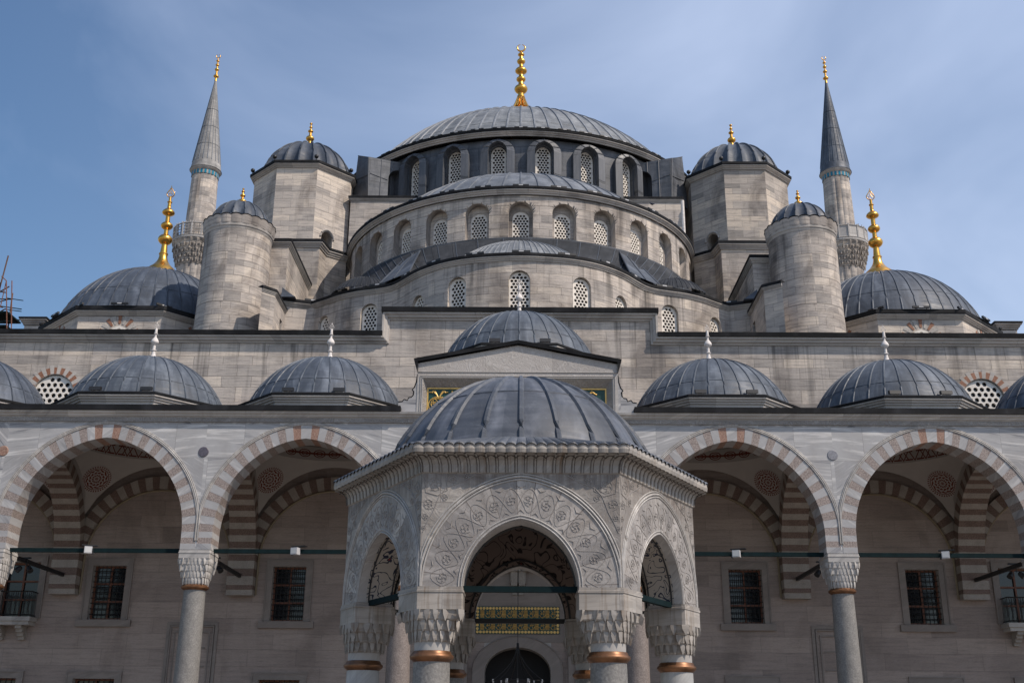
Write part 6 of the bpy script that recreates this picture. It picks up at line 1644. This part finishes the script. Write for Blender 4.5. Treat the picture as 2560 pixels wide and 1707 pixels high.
# chandelier inside the portal bay
ch = empty('chandelier', (0, 42, 3.4), 'dark hanging chandelier with small glass lamps in front of the portal door', 'chandelier')
mb = MB(); Rg = 0.95; zc_ = 3.62
for i in range(6):
    a = 2 * PI * i / 6 + .3; pts = []
    for q in range(9):
        t = q / 8; rr = 0.03 + Rg * (t ** 2.2); pts.append((rr * math.sin(a), 42 - rr * math.cos(a), 4.95 - (4.95 - zc_) * t))
    mb.tube(pts, 0.012, 5)
mb.tube([(0, 42, 12.0), (0, 42, 3.5)], 0.012, 5); mb.build('suspension', 'black', ch)
mb = MB(); rp_ = [(Rg * math.sin(2 * PI * i / 32), 42 - Rg * math.cos(2 * PI * i / 32), zc_) for i in range(33)]; mb.tube(rp_, 0.016, 5); mb.tube([(.5 * (p[0]), 42 + .5 * (p[1] - 42), zc_ - .02) for p in rp_], 0.014, 5); mb.build('ring', 'black', ch)
cup = None
for i in range(16):
    a = 2 * PI * i / 16; rr = Rg if i % 2 else Rg * .62; w = (rr * math.sin(a), 42 - rr * math.cos(a), zc_)
    if cup is None:
        mb = MB(); mb.lathe((w[0], w[1]), [(.001, zc_ - .08), (.018, zc_ - .06), (.028, zc_ + .0), (.03, zc_ + .05)], 8); cup = mb.build('glass_lamp', 'diffuser', ch, org=w)
    else: inst(cup, ch, w)
# pigeons
def pigeon(x, y, z, rz, lab):
    mb = MB(); prof = [(-.16, .0, .012), (-.10, .02, .03), (-.02, .05, .062), (.05, .08, .065), (.10, .13, .045), (.125, .17, .033), (.15, .185, .03), (.175, .18, .012)]
    ca, sa = math.cos(rz), math.sin(rz)
    mb.tube([(x + a * ca, y + a * sa, z + .04 + b) for a, b, c_ in prof], [c_ for a, b, c_ in prof], 8)
    mb.tube([(x + .17 * ca, y + .17 * sa, z + .215), (x + .2 * ca, y + .2 * sa, z + .205)], [.01, .003], 4)
    for s in (-1, 1): mb.tube([(x - sa * .02 * s, y + ca * .02 * s, z), (x - sa * .02 * s, y + ca * .02 * s, z + .07)], .006, 4)
    o = mb.build('pigeon', 'bird', None, org=(x, y, z), smooth=60); tag(o, lab, 'bird')
pg = (SC[0] + 10.6 * math.sin(R(42)), SC[1] - 10.6 * math.cos(R(42)), 28.78)
pigeon(pg[0], pg[1], pg[2], 2.4, 'small dark pigeon perched on the right side of the half dome eave')
# scaffold tower behind the wall at the left edge
sc = empty('scaffold_tower', (-33.8, 66, 0), 'timber and steel scaffold tower rising behind the wall at the left edge', 'scaffold')
mb = MB(); bx_, by_ = -35.0, 66.0
legs = [(-36.2, 65.2), (-34.0, 65.2), (-36.2, 67.0), (-34.0, 67.0)]
mb2 = MB()
for i, (x, y) in enumerate(legs): mb2.tube([(x + .25, y, 0), (x + (.5 if x < -35 else -.75), y, 28.6 if i % 2 else 29.2)], 0.05, 6)
mb2.tube([(-34.75, 65.1, 27.5), (-34.5, 65.1, 30.4)], .05, 6)
for z in (26.2, 27.2, 28.2): mb2.tube([(-35.9, 65.15, z), (-34.3, 65.15, z - .3)], .04, 6)
for z in (24, 25.5, 27): mb2.tube([(-36.0, 65.1, z), (-34.1, 65.1, z + 1.3)], .04, 6)
mb3 = MB()
for i in range(9):
    z = 21.5 + i * .75; mb3.tube([(-36.1, 65.05, z), (-34.0 + .02 * i, 65.05, z + (.7 if i % 2 else -.1))], .035, 5); mb3.tube([(-36.1, 67.0, z + .3), (-34.0, 67.0, z)], .035, 5); mb3.tube([(-34.1, 65.1, z), (-34.0, 67.0, z + .6)], .03, 5)
mb3.build('brace', 'iron', sc)
mb2.build('post', 'wood_pale', sc)
for z in (22.5, 23.6, 24.6, 25.6, 26.5): mb.box(-36.3, 65.0, z, -33.9 + (26.5 - z) * .05, 67.0, z + .1)
mb.hull([(-34.4, 65.0, 24.9), (-33.5, 65.0, 24.3), (-33.5, 66.6, 24.3), (-34.4, 66.6, 24.9), (-34.4, 65.0, 25.0), (-33.5, 65.0, 24.38), (-33.5, 66.6, 24.38), (-34.4, 66.6, 25.0)])
mb.build('platform', 'iron', sc)
mb = MB()
for dx in (0, .35): mb.tube([(-34.25 + dx, 64.9, 28.6), (-33.15 + dx * .6, 64.9, 22.0)], .035, 6)
mb.tube([(-34.6, 64.9, 28.9), (-34.25, 64.9, 28.6)], .035, 6); mb.tube([(-34.25, 64.9, 28.6), (-34.35, 64.9, 26.8)], .03, 6)
mb.build('ladder', 'wood', sc)
sc.location.x += 2.0

# ================================================================== ground
mb = MB(); mb.face([(-1500, -1500, 0), (1500, -1500, 0), (1500, 1500, 0), (-1500, 1500, 0)])
gr = mb.build('courtyard_paving', 'paving', None); gr['kind'] = 'structure'
